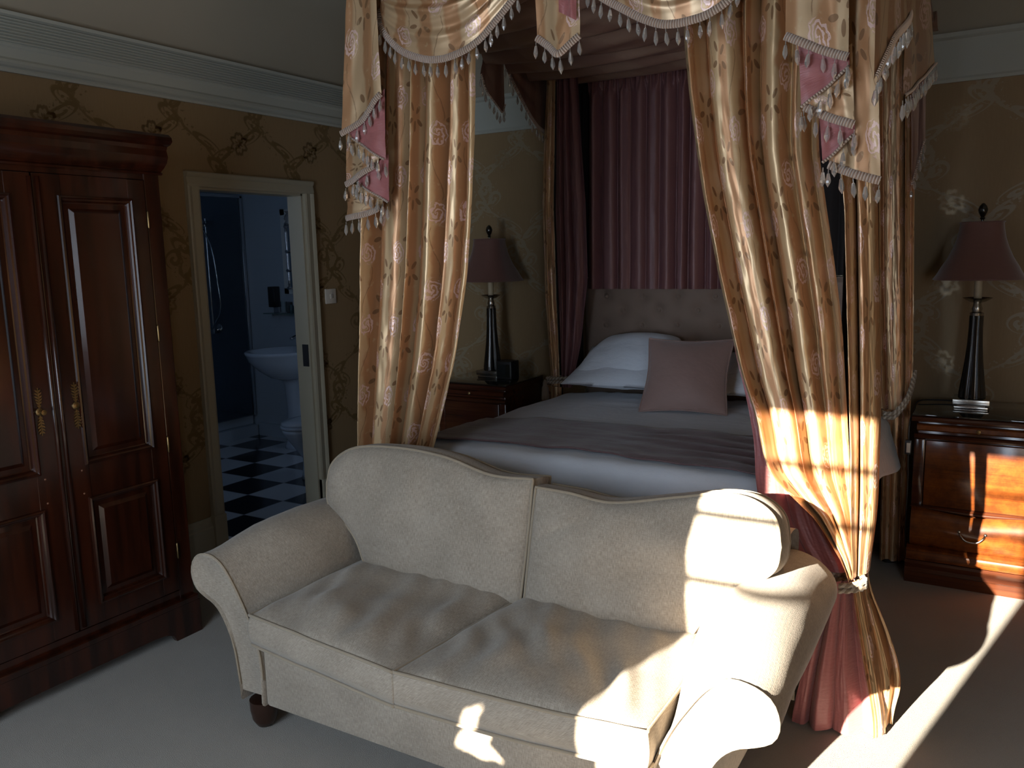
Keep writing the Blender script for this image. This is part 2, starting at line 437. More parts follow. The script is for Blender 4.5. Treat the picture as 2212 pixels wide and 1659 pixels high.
# unseen drape added behind the camera to cut off and shape the sun
wd=thing('sun_mask_drape',(-1.84,YF+.05,.0),'added unseen gold drape that masks the sun at the window','curtain')
def wdf(u,v):
    z=lerp(2.45,.05,v); xr=-1.436+.0*v; x=lerp(-2.35,xr,u)
    if z<1.32: x=lerp(-2.35,xr-.0,u)
    return (x,YF+.06+.02*sin(u*60)*(1-.3*v),z)
nu,nv=90,96; vs=[];uv=[]
for j in range(nv+1):
    for i in range(nu+1): vs.append(V(wdf(i/nu,j/nv))); uv.append((i/nu*1.6,j/nv*2.4))
HOLE=[(-1.149,0.412),(-1.168,0.371),(-1.178,0.334)]
HOLE2=[(-1.212,0.228),(-1.155,0.186),(-1.234,0.184),(-1.321,0.192),(-1.307,0.225)]+[(-1.230,0.316),(-1.190,0.378)]
SD=(.2056,-.2845)
HOLE=[(x-SD[0]*2.69,z-SD[1]*2.69) for x,z in HOLE]+[(x-SD[0]*(2.77 if k<5 else 2.69),z-SD[1]*(2.77 if k<5 else 2.69)) for k,(x,z) in enumerate(HOLE2)]
def inside(x,z,P):
    c=False
    for i in range(len(P)):
        a,b=P[i],P[i-1]
        if (a[1]>z)!=(b[1]>z) and x<(b[0]-a[0])*(z-a[1])/(b[1]-a[1])+a[0]: c=not c
    return c
# fine grid with a hole cut out to throw one sun patch on the sofa
nu,nv=230,260; vs=[];uv=[];fs=[]
for j in range(nv+1):
    for i in range(nu+1): vs.append(V(wdf(i/nu,j/nv))); uv.append((i/nu*1.6,j/nv*2.4))
for j in range(nv):
    for i in range(nu):
        a=j*(nu+1)+i; p=(vs[a]+vs[a+nu+2])/2
        if not inside(p.x,p.z,HOLE): fs.append((a,a+1,a+nu+2,a+nu+1))
link('drape',vs,fs,GOLD,wd,uvs=uv)

box_=lambda lo,hi:[(lo),(hi)]
struct(box('floor',(XL,YF-.12,-.05),(XR,YB,0),CARPET))
# coved ceiling
def coveprof(): return [(0,2.585),(.03,2.66),(.10,2.75),(.22,2.85),(.42,2.93),(.7,2.98),(1.0,3.0)]
bm=bmesh.new(); rings=[]
for d,z in coveprof(): rings.append([bm.verts.new(q) for q in ((XL+d,YF+d*.2,z),(XR-d,YF+d*.2,z),(XR-d,YB-d,z),(XL+d,YB-d,z))])
for a,b in zip(rings,rings[1:]):
    for i in range(4): bm.faces.new((a[i],a[(i+1)%4],b[(i+1)%4],b[i]))
bm.faces.new(rings[-1])
o=struct(bmobj('ceiling',bm,CEIL,smooth=True,ang=.5))
box('ceiling_slab',(XL-.15,YF-.2,3.02),(XR+.15,YB+.15,3.1),CEIL)['kind']='structure'
# cornice: moulded band, reeded in its upper half
def cprof():
    P=[(0,2.368),(.012,2.368),(.016,2.378),(.012,2.386),(.022,2.392),(.03,2.402),(.026,2.414),(.016,2.424),(.016,2.462),(.022,2.468),(.026,2.474)]
    z=2.480
    for k in range(8):
        P+= [(.024,z),(.034,z+.003),(.034,z+.007),(.024,z+.010)]; z+=.0125
    P+=[(.03,z),(.045,z+.004),(.045,z+.018),(0,z+.02)]
    return P
prism('trim_1',[(XL+d,z) for d,z in cprof()],YF,YB,1,CORN)['kind']='structure'
prism('trim_2',[(YB-d,z) for d,z in [(0,2.372),(.012,2.372),(.018,2.385),(.014,2.395),(.014,2.57),(.03,2.58),(.03,2.6),(0,2.602)]],XL,XR,0,CORN)['kind']='structure'
# baseboards and door casing
bp=[(0,0),(.022,0),(.022,.225),(.016,.235),(.016,.25),(.010,.262),(.006,.28),(0,.28)]
prism('baseboard_left',[(XL+d,z) for d,z in bp],YF,DY0-.075,1,PAINT)['kind']='structure'
prism('baseboard_left_rear',[(XL+d,z) for d,z in bp],DY1+.075,YB,1,PAINT)['kind']='structure'
prism('baseboard_back',[(YB-d,z) for d,z in bp],XL,XR,0,PAINT)['kind']='structure'
dr=struct(thing('door_1',(XL,(DY0+DY1)/2,0),None,None))
cas=[(0,0),(.0,.022),(.012,.026),(.045,.020),(.052,.026),(.066,.030),(.072,.024),(.072,0)]   # (across, out)
bm=bmesh.new()
prism('c',[(XL+b,DY0-a) for a,b in cas],0,DH,2,PAINT,bm=bm,emit=False)
bmobj('door_casing',bm,PAINT,dr,smooth=True,ang=.5)
bm=bmesh.new(); prism('c',[(XL+b,DY1+a) for a,b in cas],0,DH,2,PAINT,bm=bm,emit=False); bmobj('door_casing',bm,PAINT,dr,smooth=True,ang=.5)
bm=bmesh.new(); prism('c',[(XL+b,DH+a) for a,b in cas],DY0-.072,DY1+.072,1,PAINT,bm=bm,emit=False); bmobj('door_casing',bm,PAINT,dr,smooth=True,ang=.5)
bm=bmesh.new(); bbox(bm,(XL-TH,DY0-.001,0),(XL+.002,DY0+.012,DH)); bbox(bm,(XL-TH,DY1-.012,0),(XL+.002,DY1+.001,DH)); bbox(bm,(XL-TH,DY0,DH-.012),(XL+.002,DY1,DH+.001))
bmobj('door_lining',bm,PAINT,dr)
for y0,y1 in ((DY0-.078,DY0-.0),(DY1,DY1+.078)): box('plinth_block',(XL,y0,0),(XL+.036,y1,.285),PAINT,dr,bev=.003)
box('strike_plate',(XL-.055,DY1-.016,.97),(XL-.01,DY1-.0115,1.10),BLACKP,dr)

# ------------------------------------------------------------------ bathroom beyond the doorway
BX0=-7.1; BYB=5.33; BY0=2.4; BX1=XL-TH
wallbox('wall_bathroom_back',[((BX0,BYB,0),(BX1,BYB+.1,2.5))],BTILE)
wallbox('wall_bathroom_side',[((BX0-.1,BY0,0),(BX0,BYB+.1,2.5))],BTILE)
wallbox('wall_bathroom_front',[((BX0,BY0-.1,0),(BX1,BY0,2.5))],BTILE)
wallbox('floor_bathroom',[((BX0,BY0,-.05),(BX1,BYB,0)),((BX1,DY0,-.05),(XL,DY1,.0))],CHEQ)
wallbox('ceiling_bathroom',[((BX0,BY0,2.42),(BX1,BYB,2.5))],BTILE)
for i,(z,h) in enumerate(((1.695,.012),(1.545,.012))): box('trim_%d'%(3+i),(BX0,BYB-.012,z),(BX1,BYB,z+h),BTILE)['kind']='structure'
box('baseboard_bathroom',(-5.9,BYB-.02,0),(BX1,BYB,.12),BTILE)['kind']='structure'
# shower
sh=thing('shower_enclosure',(-6.4,5.0,0),'white shower tray with chrome framed glass screen in the bathroom','shower')
bm=bbox(bmesh.new(),(BX0,4.0,0),(-5.92,BYB-.012,.10)); bbox(bm,(BX0,4.0,.10),(-5.97,BYB-.012,.19),.012); bmobj('shower_tray',bm,BTILE,sh)
box('screen_post',(-5.955,BYB-.04,.19),(-5.925,BYB-.012,2.16),CHROME,sh,bev=.004)
box('glass_screen',(-5.945,4.05,.19),(-5.939,BYB-.04,2.14),M('screen_glass').set(col=(.88,.93,.96),rough=.0,trans=1.,ior=1.15).m,sh)
box('top_rail',(-5.955,4.05,2.14),(-5.925,BYB-.012,2.165),CHROME,sh)
RX,RZ=[(-6.370,1.947)][0]
rs=thing('shower_riser',(RX,5.27,1.0),'chrome shower riser rail with hose at the left edge of the doorway','shower rail')
lathe('rail',[(.011,.95),(.011,1.98)],(RX,5.27,0),CHROME,rs,12)
lathe('shower_head',[(.0,.0),(.05,.005),(.05,.02),(.02,.035),(.012,.06)],(RX+.05,5.20,1.90),CHROME,rs,20)
tube('hose',[(RX+.05,5.2,1.88),(RX+.12,5.22,1.7),(RX+.14,5.24,1.4),(RX+.14,5.25,1.15),(RX+.03,5.25,1.0),(RX,5.26,.98)],.008,CHROME,rs)
lathe('valve',[(.0,0),(.035,.003),(.035,.02),(.02,.03),(.022,.06),(0,.065)],(RX+.02,5.32,.98),CHROME,rs,18,axis=1).scale=(1,1,1)
box('rail_bracket',(RX-.02,5.26,1.93),(RX+.02,BYB-.001,1.96),CHROME,rs,bev=.004); box('rail_bracket',(RX-.02,5.26,.93),(RX+.02,BYB-.001,.97),CHROME,rs,bev=.004)
# basin on pedestal
BCX=-5.21
bs=thing('pedestal_basin',(BCX,5.1,0),'white china basin on a pedestal below the bathroom mirror','basin')
def ell(prof,cx,cy,nm,mat,par,seg=40,back=None):
    vs=[];fs=[]
    for (rx,ry,z,dy) in prof:
        for i in range(seg):
            a=2*PI*i/seg; y=cy+dy+ry*sin(a)
            if back is not None: y=min(y,back)
            vs.append(V((cx+rx*cos(a),y,z)))
    for j in range(len(prof)-1):
        for i in range(seg):
            a=j*seg+i;b=j*seg+(i+1)%seg; fs.append((a,b,b+seg,a+seg))
    fs.append(tuple(range(seg))[::-1]); fs.append(tuple((len(prof)-1)*seg+i for i in range(seg)))
    return link(nm,vs,fs,mat,par)
ell([(.09,.09,.60,.05),(.15,.15,.62,.05),(.22,.22,.68,.03),(.27,.29,.77,.0),(.285,.31,.82,0),(.295,.32,.828,0),(.295,.32,.845,0),(.285,.31,.852,0),(.25,.27,.848,0),(.22,.23,.80,0),(.15,.16,.74,0),(.03,.03,.71,0)],BCX,5.0,'bowl',WHITEP,bs,back=BYB-.003)
ell([(.12,.12,.0,0),(.115,.115,.02,0),(.085,.09,.10,0),(.078,.085,.35,0),(.09,.095,.55,0),(.12,.12,.62,0)],BCX,5.12,'pedestal',WHITEP,bs)
tp=tube('tap',[(BCX-.02,5.24,.85),(BCX-.02,5.24,.93),(BCX-.02,5.20,.95),(BCX-.02,5.12,.93)],.013,CHROME,bs,20)
box('tap_lever',(BCX-.05,5.225,.955),(BCX+.01,5.255,.97),CHROME,tp,bev=.004)
# toilet
TX,TY=[(-4.380,4.434)][0]; TX-=.17; TY-=.15
to=thing('toilet',(TX+.05,TY+.2,0),'white toilet with closed lid half hidden by the door frame','toilet')
ell([(.11,.20,0,.1),(.10,.19,.04,.1),(.09,.16,.15,.08),(.13,.2,.28,.02),(.17,.235,.36,0),(.175,.24,.385,0)],TX+.17,TY+.15,'bowl',WHITEP,to)
ell([(.178,.243,.388,0),(.185,.25,.395,0),(.185,.25,.408,0),(.178,.243,.412,0)],TX+.17,TY+.15,'seat',WHITEP,to)
ell([(.175,.24,.413,0),(.18,.245,.42,0),(.175,.24,.435,0),(.1,.15,.445,0)],TX+.17,TY+.15,'lid',WHITEP,to)
box('cistern',(TX-.02,BYB-.20,.40),(TX+.36,BYB-.01,.78),WHITEP,to,bev=.02)
# mirror with lamp above
MX,MZ=[(-5.448,1.982)][0]
mr=thing('bathroom_mirror',(MX+.25,BYB,1.3),'tall bathroom mirror in a pale frame with chrome side rail','mirror')
bm=bmesh.new(); 
for lo,hi in (((MX,1.30),(MX+.05,2.02)),((MX+.45,1.30),(MX+.50,2.02)),((MX,1.30),(MX+.5,1.345)),((MX,1.97),(MX+.5,2.02))): bbox(bm,(lo[0],BYB-.035,lo[1]),(hi[0],BYB-.001,hi[1]))
bmobj('mirror_frame',bm,FRAMEW,mr)
box('mirror_glass',(MX+.05,BYB-.02,1.345),(MX+.45,BYB-.012,1.97),MIRROR,mr)
tube('towel_rail',[(MX+.09,BYB-.07,1.90),(MX+.10,BYB-.07,1.34)],.009,CHROME,mr,8)
for z in (1.35,1.50,1.66,1.87): lathe('rail_bracket',[(.014,-.05),(.010,-.03),(.010,.0),(.016,.004)],(MX+.10,BYB-.036,z),CHROME,mr,12,axis=1)
wl=thing('wall_lamp',(MX+.15,BYB,1.87),'small chrome wall lamp with crystal shade over the bathroom mirror','lamp')
box('lamp_bracket',(MX+.10,BYB-.10,1.86),(MX+.24,BYB-.036,1.885),CHROME,wl,bev=.006)
lathe('lamp_shade',[(.02,0),(.045,.01),(.05,.05),(.03,.09),(.045,.11)],(MX+.17,BYB-.09,1.885),CRYSTAL,wl,14)
SX,SZ=[(-5.631,1.128)][0]
sf=thing('glass_shelf',(SX+.25,BYB,SZ),'glass shelf on the bathroom wall above the basin','shelf')
box('shelf_glass',(SX,BYB-.13,SZ),(SX+.55,BYB-.002,SZ+.008),plain('green_glass',(.12,.18,.18),.1),sf,bev=.002)
box('wall_clip',(SX+.02,BYB-.02,SZ+.008),(SX+.08,BYB-.002,SZ+.052),CHROME,sf)
for x in (SX+.08,SX+.46): box('shelf_bracket',(x,BYB-.10,SZ-.016),(x+.02,BYB-.001,SZ),CHROME,sf)
box('soap_dispenser',(SX+.01,BYB-.07,SZ+.055),(SX+.09,BYB-.002,SZ+.235),BLACKP,None,bev=.006)
meta(bpy.data.objects['soap_dispenser'],'dark wall-mounted soap dispenser at the left end of the glass shelf','dispenser')
for i,(dx,r,h,lab) in enumerate(((.19,.032,.10,'clear glass tumbler standing on the bathroom shelf'),)):
    meta(lathe('tumbler',[(r*.8,0),(r,h),(r-.003,h),(r*.75,.008),(0,.008)],(SX+dx,BYB-.07,SZ+.008),GLASS,None,20),lab,'glass')
for i,(dx,c,lab) in enumerate(((.29,(.05,.1,.12),'small dark toiletry bottle beside the tumbler on the shelf'),(.35,(.4,.35,.2),'pale toiletry bottle at the right end of the shelf'))):
    b=thing('toiletry_bottle',(SX+dx,BYB-.07,SZ+.008),lab,'bottle')
    lathe('bottle_body',[(.018,0),(.02,.01),(.02,.06),(.008,.075)],(SX+dx,BYB-.07,SZ+.008),plain('bottle_%d'%i,c,.2),b,16); lathe('bottle_cap',[(.010,.075),(.010,.095),(0,.096)],(SX+dx,BYB-.07,SZ+.008),BLACKP,b,12)
# light switch
sw=thing('light_switch',(XL,3.793,1.372),'white square light switch on damask wallpaper right of the bathroom door','light switch')
box('switch_plate',(XL,3.75,1.328),(XL+.012,3.838,1.416),PLAST,sw,bev=.003); box('rocker',(XL+.010,3.782,1.358),(XL+.018,3.802,1.385),PLAST,sw,bev=.002)

# ------------------------------------------------------------------ wardrobe
WX=-3.0; WY1=2.27; WY0=1.22
wr=thing('wardrobe',(-3.25,(WY0+WY1)/2,0),'tall dark mahogany two-door wardrobe with heavy cornice against the left wall','wardrobe')
bm=bmesh.new(); bbox(bm,(-3.51,WY0,.17),(-3.035,WY1,1.96)); 
bbox(bm,(-3.04,WY1-.07,.17),(WX,WY1,1.96),.004); bbox(bm,(-3.04,WY0,.17),(WX,WY0+.07,1.96),.004); bbox(bm,(-3.04,WY0+.07,1.925),(WX-.004,WY1-.07,1.96)); bbox(bm,(-3.04,WY0+.07,.17),(WX-.004,WY1-.07,.205))
bmobj('carcass',bm,MAHO,wr)
# cornice: profile swept round the front and right side (mitred)
cp=[(0,1.945),(.012,1.945),(.016,1.952),(.010,1.958),(.022,1.972),(.034,1.992),(.040,2.015),(.036,2.04),(.040,2.055),(.052,2.062),(.06,2.075),(.058,2.09),(.048,2.102),(0,2.104)]
bm=bmesh.new(); rows=[]
for d,z in cp: rows.append([bm.verts.new(q) for q in ((-3.51,WY0-d,z),(WX+d,WY0-d,z),(WX+d,WY1+d*.55,z),(-3.51,WY1+d*.55,z))])
for a,b in zip(rows,rows[1:]):
    for i in range(3): bm.faces.new((a[i],a[i+1],b[i+1],b[i]))
bm.faces.new(rows[0][::-1]); bm.faces.new(rows[-1]); bmobj('cornice',bm,MAHO,wr,smooth=True,ang=.35)
# plinth with bracket feet
pts=[(WY0-.02,0),(WY0+.12,0),(WY0+.135,.03),(WY0+.17,.045),(WY0+.22,.05),(WY1-.22,.05),(WY1-.17,.045),(WY1-.135,.03),(WY1-.12,0),(WY1+.008,0),(WY1+.008,.145),(WY0-.02,.145)]
bm=bmesh.new(); prism('p',pts,WX-.0,WX+.022,0,MAHO,bm=bm,emit=False)
bbox(bm,(-3.5,WY1-.005,.05),(WX,WY1+.008,.145)); bbox(bm,(-3.5,WY1-.005,0),(-3.40,WY1+.008,.145)); bbox(bm,(WX-.12,WY1-.005,0),(WX,WY1+.008,.145)); bbox(bm,(-3.5,WY0-.02,0),(WX,WY0+.005,.145))
bbox(bm,(-3.51,WY0-.012,.145),(WX+.025,WY1+.004,.172),.006); bmobj('plinth',bm,MAHO,wr)
def panel(bm,y0,y1,z0,z1,x):
    """raised and fielded panel"""
    R=[(0,x-.012),(.012,x-.016),(.030,x-.014),(.045,x-.004),(.052,x-.004)]
    prev=None
    for d,xx in R:
        cur=[bm.verts.new(q) for q in ((xx,y0+d,z0+d),(xx,y1-d,z0+d),(xx,y1-d,z1-d),(xx,y0+d,z1-d))]
        if prev:
            for i in range(4): bm.faces.new((prev[i],prev[(i+1)%4],cur[(i+1)%4],cur[i]))
        prev=cur
    bm.faces.new(prev)
def mould(bm,y0,y1,z0,z1,x):
    R=[(-.016,x),(-.014,x+.008),(-.008,x+.010),(-.004,x+.004),(.002,x+.002),(.006,x-.004),(.008,x-.013)]
    prev=None
    for d,xx in R:
        cur=[bm.verts.new(q) for q in ((xx,y0+d,z0+d),(xx,y1-d,z0+d),(xx,y1-d,z1-d),(xx,y0+d,z1-d))]
        if prev:
            for i in range(4): bm.faces.new((prev[i],prev[(i+1)%4],cur[(i+1)%4],cur[i]))
        prev=cur
for k,(y0,y1,py0,py1,ey) in enumerate(((1.292,1.742,1.372,1.648,1.684),(1.748,2.198,1.850,2.122,1.822))):
    bm=bmesh.new(); x=WX+.002
    for a,b,c,d in ((y0,py0,.21,1.922),(py1,y1,.21,1.922)): bbox(bm,(x-.03,a,c),(x,b,d),.002)
    for c,d in ((.21,.30),(.70,.858),(1.832,1.922)): bbox(bm,(x-.03,py0-.001,c),(x-.0015,py1+.001,d))
    dd=bmobj('door',bm,MAHO,wr)
    for z0,z1 in ((.30,.70),(.858,1.832)):
        bm=bmesh.new(); panel(bm,py0,py1,z0,z1,x); mould(bm,py0,py1,z0,z1,x); bmesh.ops.recalc_face_normals(bm,faces=bm.faces[:]); bmobj('panel',bm,MAHO,dd,smooth=True,ang=.3)
    # astragal bead on the meeting edge
    yb=y1-.004 if k==0 else y0+.018
    tube('bead_moulding',[(x,yb,.22),(x,yb,1.91)],.009,MAHO,dd,2,raw=True)
    # brass escutcheon with pierced leaf tips
    bm=bmesh.new()
    def leaf(cz,sg):
        for q in range(6):
            zz=cz+sg*(.014+q*.011); w_=.0035+.0085*sin(PI*(q+1)/8)
            for s in (-1,1):
                a=[(ey,zz),(ey+s*w_*.9,zz+sg*.006),(ey+s*w_*1.15,zz+sg*.013),(ey+s*w_*.3,zz+sg*.010)]
                prism('l',a,x,x+.004,0,BRASS,bm=bm,emit=False)
        prism('l',[(ey-.0022,cz),(ey+.0022,cz),(ey+.0012,cz+sg*.088),(ey-.0012,cz+sg*.088)],x,x+.005,0,BRASS,bm=bm,emit=False)
    leaf(1.075,1); leaf(1.075,-1)
    e=bmobj('escutcheon',bm,BRASS,dd)
    lathe('keyhole_boss',[(.014,0),(.015,.004),(.010,.008),(.004,.008),(.004,.004),(0,.004)],(x,ey,1.075),BRASS,dd,20,axis=0)
    if k==0: lathe('key',[(.004,0),(.004,.02),(.010,.024),(.010,.03),(0,.031)],(x,ey+.0,1.075),BRASS,dd,14,axis=0)
    hy=y1+.004 if k else y0-.004
    for z in (.383,.846,1.311,1.767): lathe('hinge',[(0,-.036),(.003,-.034),(.0045,-.03),(.0045,.03),(.003,.034),(0,.036)],(x+.002,hy,z),BRASS,dd,10)
    for z in (.735,.825):
        for y in ((py0-.03,) if k else (py1+.03,)): lathe('peg',[(.004,0),(.003,.0015),(0,.002)],(x,y,z),plain('peg_wood',(.2,.09,.05),.4) if z==.735 else bpy.data.materials['peg_wood'],dd,8,axis=0)

# ------------------------------------------------------------------ sofa
SC=-1.41
so=thing('sofa',(SC,2.2,0),'cream linen two-seat sofa with scroll arms at the foot of the bed','sofa')
AP=[(0,.10),(0,.40),(.006,.50),(.035,.585),(.09,.642),(.165,.665),(.24,.65),(.295,.605),(.315,.54),(.298,.48),(.255,.445),(.21,.43),(.175,.41),(.145,.36),(.125,.28),(.115,.18),(.11,.10)]
FP=[(0,.10),(0,.24),(.012,.315),(.045,.40),(.093,.487),(.150,.565),(.20,.598),(.255,.598),(.298,.572),(.318,.52),(.303,.473),(.26,.447),(.215,.43),(.175,.39),(.145,.33),(.125,.26),(.115,.18),(.11,.10)]
def arm(sg):
    profF,_=resample([V((p[0],p[1],0)) for p in FP],64)
    xi=SC+sg*.69
    prof,_=resample([V((p[0],p[1],0)) for p in AP],64)
    ys=[(1.834,.90),(1.822,.965),(1.823,.985),(1.83,1.0),(1.85,1.0),(1.88,1.),(1.92,1.),(1.98,1.),(2.06,1.),(2.15,1.),(2.25,1.),(2.4,1.),(2.5,1.),(2.6,1.),(2.64,.99),(2.66,.94)]
    cz=.45;co=.14
    vs=[];uv=[];fs=[]
    for j,(y,k) in enumerate(ys):
        sw=sstep(2.25,2.6,y)
        kk=sstep(1.80,2.16,y)
        for i,p in enumerate(prof):
            p=profF[i].lerp(p,kk); o_=co+(p.x-co)*(k if p.y>.1 else 1); z=cz+(p.y-cz)*(k if k<1 else 1)
            z=max(z,.10)
            if p.y>.43: z-= sw*.012*((p.y-.43)/.23); o_-= sw*.01
            w_=nz(y*9,p.x*20,p.y*14+sg)*.0035
            vs.append(V((xi+sg*(o_+w_),y,z+w_))); uv.append((y,i/64*1.3))
    n=len(prof)
    for j in range(len(ys)-1):
        for i in range(n-1): 
            a=j*n+i; f=(a,a+1,a+1+n,a+n); fs.append(f if sg>0 else f[::-1])
    fs.append(tuple(range(n)) if sg<0 else tuple(range(n))[::-1]); fs.append(tuple((len(ys)-1)*n+i for i in range(n)))
    o=link('arm',vs,fs,LINEN,so,uvs=uv); o.data.set_sharp_from_angle(angle=1.0)
    ul=o.data.uv_layers[0].data
    for p in o.data.polygons:
        if p.normal.y<-.6:
            for li in p.loop_indices: c=o.data.vertices[o.data.loops[li].vertex_index].co; ul[li].uv=(c.z,c.x)
    Q=[vs[3*n+i]+V((0,-.003,0)) for i in range(n)]
    v2,f2,u2=tubemesh(Q[5:-3],.0034,False,6); link('piping',v2,f2,PIPE,o,uvs=u2)
    return o
arm(-1); arm(1)
# seat base and front rail
bm=bbox(bmesh.new(),(SC-.69,1.835,.10),(SC+.69,2.66,.33),.012)
me=bmobj('base',bm,LINEN,so,smooth=True,ang=.6)
ul=me.data.uv_layers.new(name='UVMap')
for l in me.data.loops: c=me.data.vertices[l.vertex_index].co; ul.data[l.index].uv=(c.x+c.y,c.z)
# back frame, a padded curved top
def bf(u,v):
    x=lerp(SC-.86,SC+.86,u); a=v*PI*1.0
    zt=.715+.02*cos((u-.5)*PI); 
    if v<.3: return (x,2.50+.02*(v/.3),lerp(.30,zt-.04,v/.3))
    if v>.7: return (x,2.705+.015*(v-.7),lerp(zt-.04,.10,(v-.7)/.3))
    t=(v-.3)/.4; return (x,lerp(2.52,2.705,.5-.5*cos(t*PI)),zt-.04+.045*sin(t*PI))
o=grid('back_frame',50,40,bf,LINEN,so,uvf=lambda u,v:(u*1.7,v*1.6))
# seat cushions
def wseat(x,y): return .004*sin(x*55+y*22+6*nz(x*3,y*3,1.))+.012*sin(x*9+y*6)+.020*nz(x*5,y*5,2.)+.010*sin(x*30+y*10+5*nz(x*4,y*4,7.))*sstep(2.3,2.0,y)
def seat(x0,x1,yf0,yfm,yf1,sd,xr=None,xl=None):
    z=.385; xr=x1 if xr is None else xr; xl=x0 if xl is None else xl
    return cushion('seat_cushion',[(x0,yf0),((x0+x1)/2,yfm),(x1,yf1)],[(x1,yf1),((x1+xr)/2,2.1),(xr,2.42)],[(xl,2.42),(xr,2.42)],[(x0,yf0),((x0+xl)/2,2.1),(xl,2.42)],.105,frame_z(z),.042,LINEN,so,back=.0,seed=sd,wr=.006,wfn=wseat,nu=56,nv=50,power=4)
seat(-2.112,-1.452,1.805,1.765,1.725,1.,-1.372); seat(-1.446,-.708,1.728,1.745,1.785,5.,None,-1.366)
# back cushions: broad tops that lap over the arms
tl=.17
def uncomp(P,y0):   # (x,z) seen on plane y0 -> coordinates on the tilted cushion plane
    return [(x,(z-.40)/cos(tl)) for x,z in P]
FR=((0,2.345,.40),(1,0,0),(0,sin(tl),cos(tl)),(0,-cos(tl),sin(tl)))
LB=dict(B=[(-2.03,.045),(-1.72,.02),(-1.365,.0)],R=[(-1.365,.0),(-1.35,.24),(-1.342,.45)],T=[(-2.245,.33),(-2.22,.415),(-2.11,.48),(-1.91,.498),(-1.70,.485),(-1.51,.445),(-1.342,.45)],L=[(-2.03,.045),(-2.08,.13),(-2.15,.195),(-2.23,.25),(-2.245,.33)])
RB=dict(B=[(-1.345,.0),(-1.05,.02),(-.775,.045)],R=[(-.775,.045),(-.72,.13),(-.63,.21),(-.545,.28),(-.53,.35)],T=[(-1.325,.425),(-1.20,.42),(-1.05,.408),(-.85,.45),(-.72,.478),(-.62,.475),(-.55,.43),(-.53,.35)],L=[(-1.345,.0),(-1.335,.22),(-1.325,.425)])
def wback(x,y): return .018*nz(x*4,y*8,4.)-.012*max(0,1-abs(y-.25-.45*(x-round(x/.65)*.65)+.04*nz(x*5,y*5))/.022)*sstep(-.2,.25,nz(x*2.5,y*2.5,3.))+.007*sin(y*26+x*6+3*nz(x*3,y*3))*sstep(.38,.05,y)+.004*sin(x*38+y*6)*sstep(.25,.45,y)
for d,sd in ((LB,2.),(RB,8.)):
    cushion('back_cushion',d['B'],d['R'],d['T'],d['L'],.12,FR,.055,LINEN,so,back=.0,seed=sd,wr=.006,wfn=wback,nu=60,nv=44,power=3.2)
for x,y in ((-2.15,1.87),(-.67,1.87),(-2.15,2.6),(-.67,2.6)):
    lathe('foot',[(.014,0),(.028,.006),(.042,.030),(.048,.065),(.049,.10)],(x,y,0),DARKF,so,20)

# ------------------------------------------------------------------ four-poster bed
BXL=-2.23; BXR=-.55; BXC=-1.39
bed=thing('four_poster_bed',(BXC,3.7,0),'four-poster bed with buttoned taupe headboard under a draped canopy','bed')
box('bed_base',(BXL+.03,2.96,.12),(BXR-.03,4.58,.42),HEADB,bed,bev=.02)
box('mattress',(BXL+.01,2.95,.425),(BXR-.01,4.60,.70),COTTON,bed,bev=.05,seg=4)
BTN=[(-2.091,1.335),(-1.865,1.336),(-1.645,1.337),(-1.428,1.336),(-1.984,1.251),(-1.762,1.254),(-1.528,1.257),(-2.098,1.160),(-1.865,1.166),(-1.650,1.171),(-1.407,1.171),(-1.979,1.075),(-1.761,1.082),(-1.531,1.087)]
BTN+=[(x+.64,z) for x,z in BTN if x+.64<-.6 and x+.64>-1.32]
def hb(u,v):
    x=lerp(BXL,BXR,u); z=lerp(.5,1.44,v); d=0
    for bx,bz in BTN:
        q=(x-bx)**2+(z-bz)**2
        if q<.03: d+=.022*math.exp(-q/.0009)+.010*math.exp(-q/.006)
    e=min(u*1.68,(1-u)*1.68,(1-v)*.94); e=sstep(0,.03,e)
    return (x,4.625-.025*e+d,z)
hd=grid('headboard',150,90,hb,HEADB,bed); 
bx_=box('headboard_back',(BXL,4.625,.15),(BXR,4.69,1.44),HEADB,bed)
for bx,bz in BTN: lathe('button',[(.013,.004),(.012,-.004),(.006,-.009),(0,-.010)],(bx,4.622,bz),HEADB,hd,12,axis=1)
for x,y in ((-2.33,2.86),(-.45,2.88),(-2.36,4.50),(-.47,4.50)):
    lathe('bed_post',[(.035,0),(.035,.4),(.024,.45),(.03,.6),(.024,.8),(.022,2.56),(.024,2.60)],(x,y,0),POSTM,bed,16)
bm=bmesh.new()
for lo,hi in (((-2.42,2.70,2.68),(-.36,2.76,2.74)),((-2.42,4.22,2.69),(-.42,4.27,2.75)),((-2.42,2.70,2.69),(-2.37,4.27,2.75)),((-.47,2.70,2.69),(-.42,4.27,2.75))): bbox(bm,lo,hi)
bmobj('canopy_frame',bm,DARKW,bed)
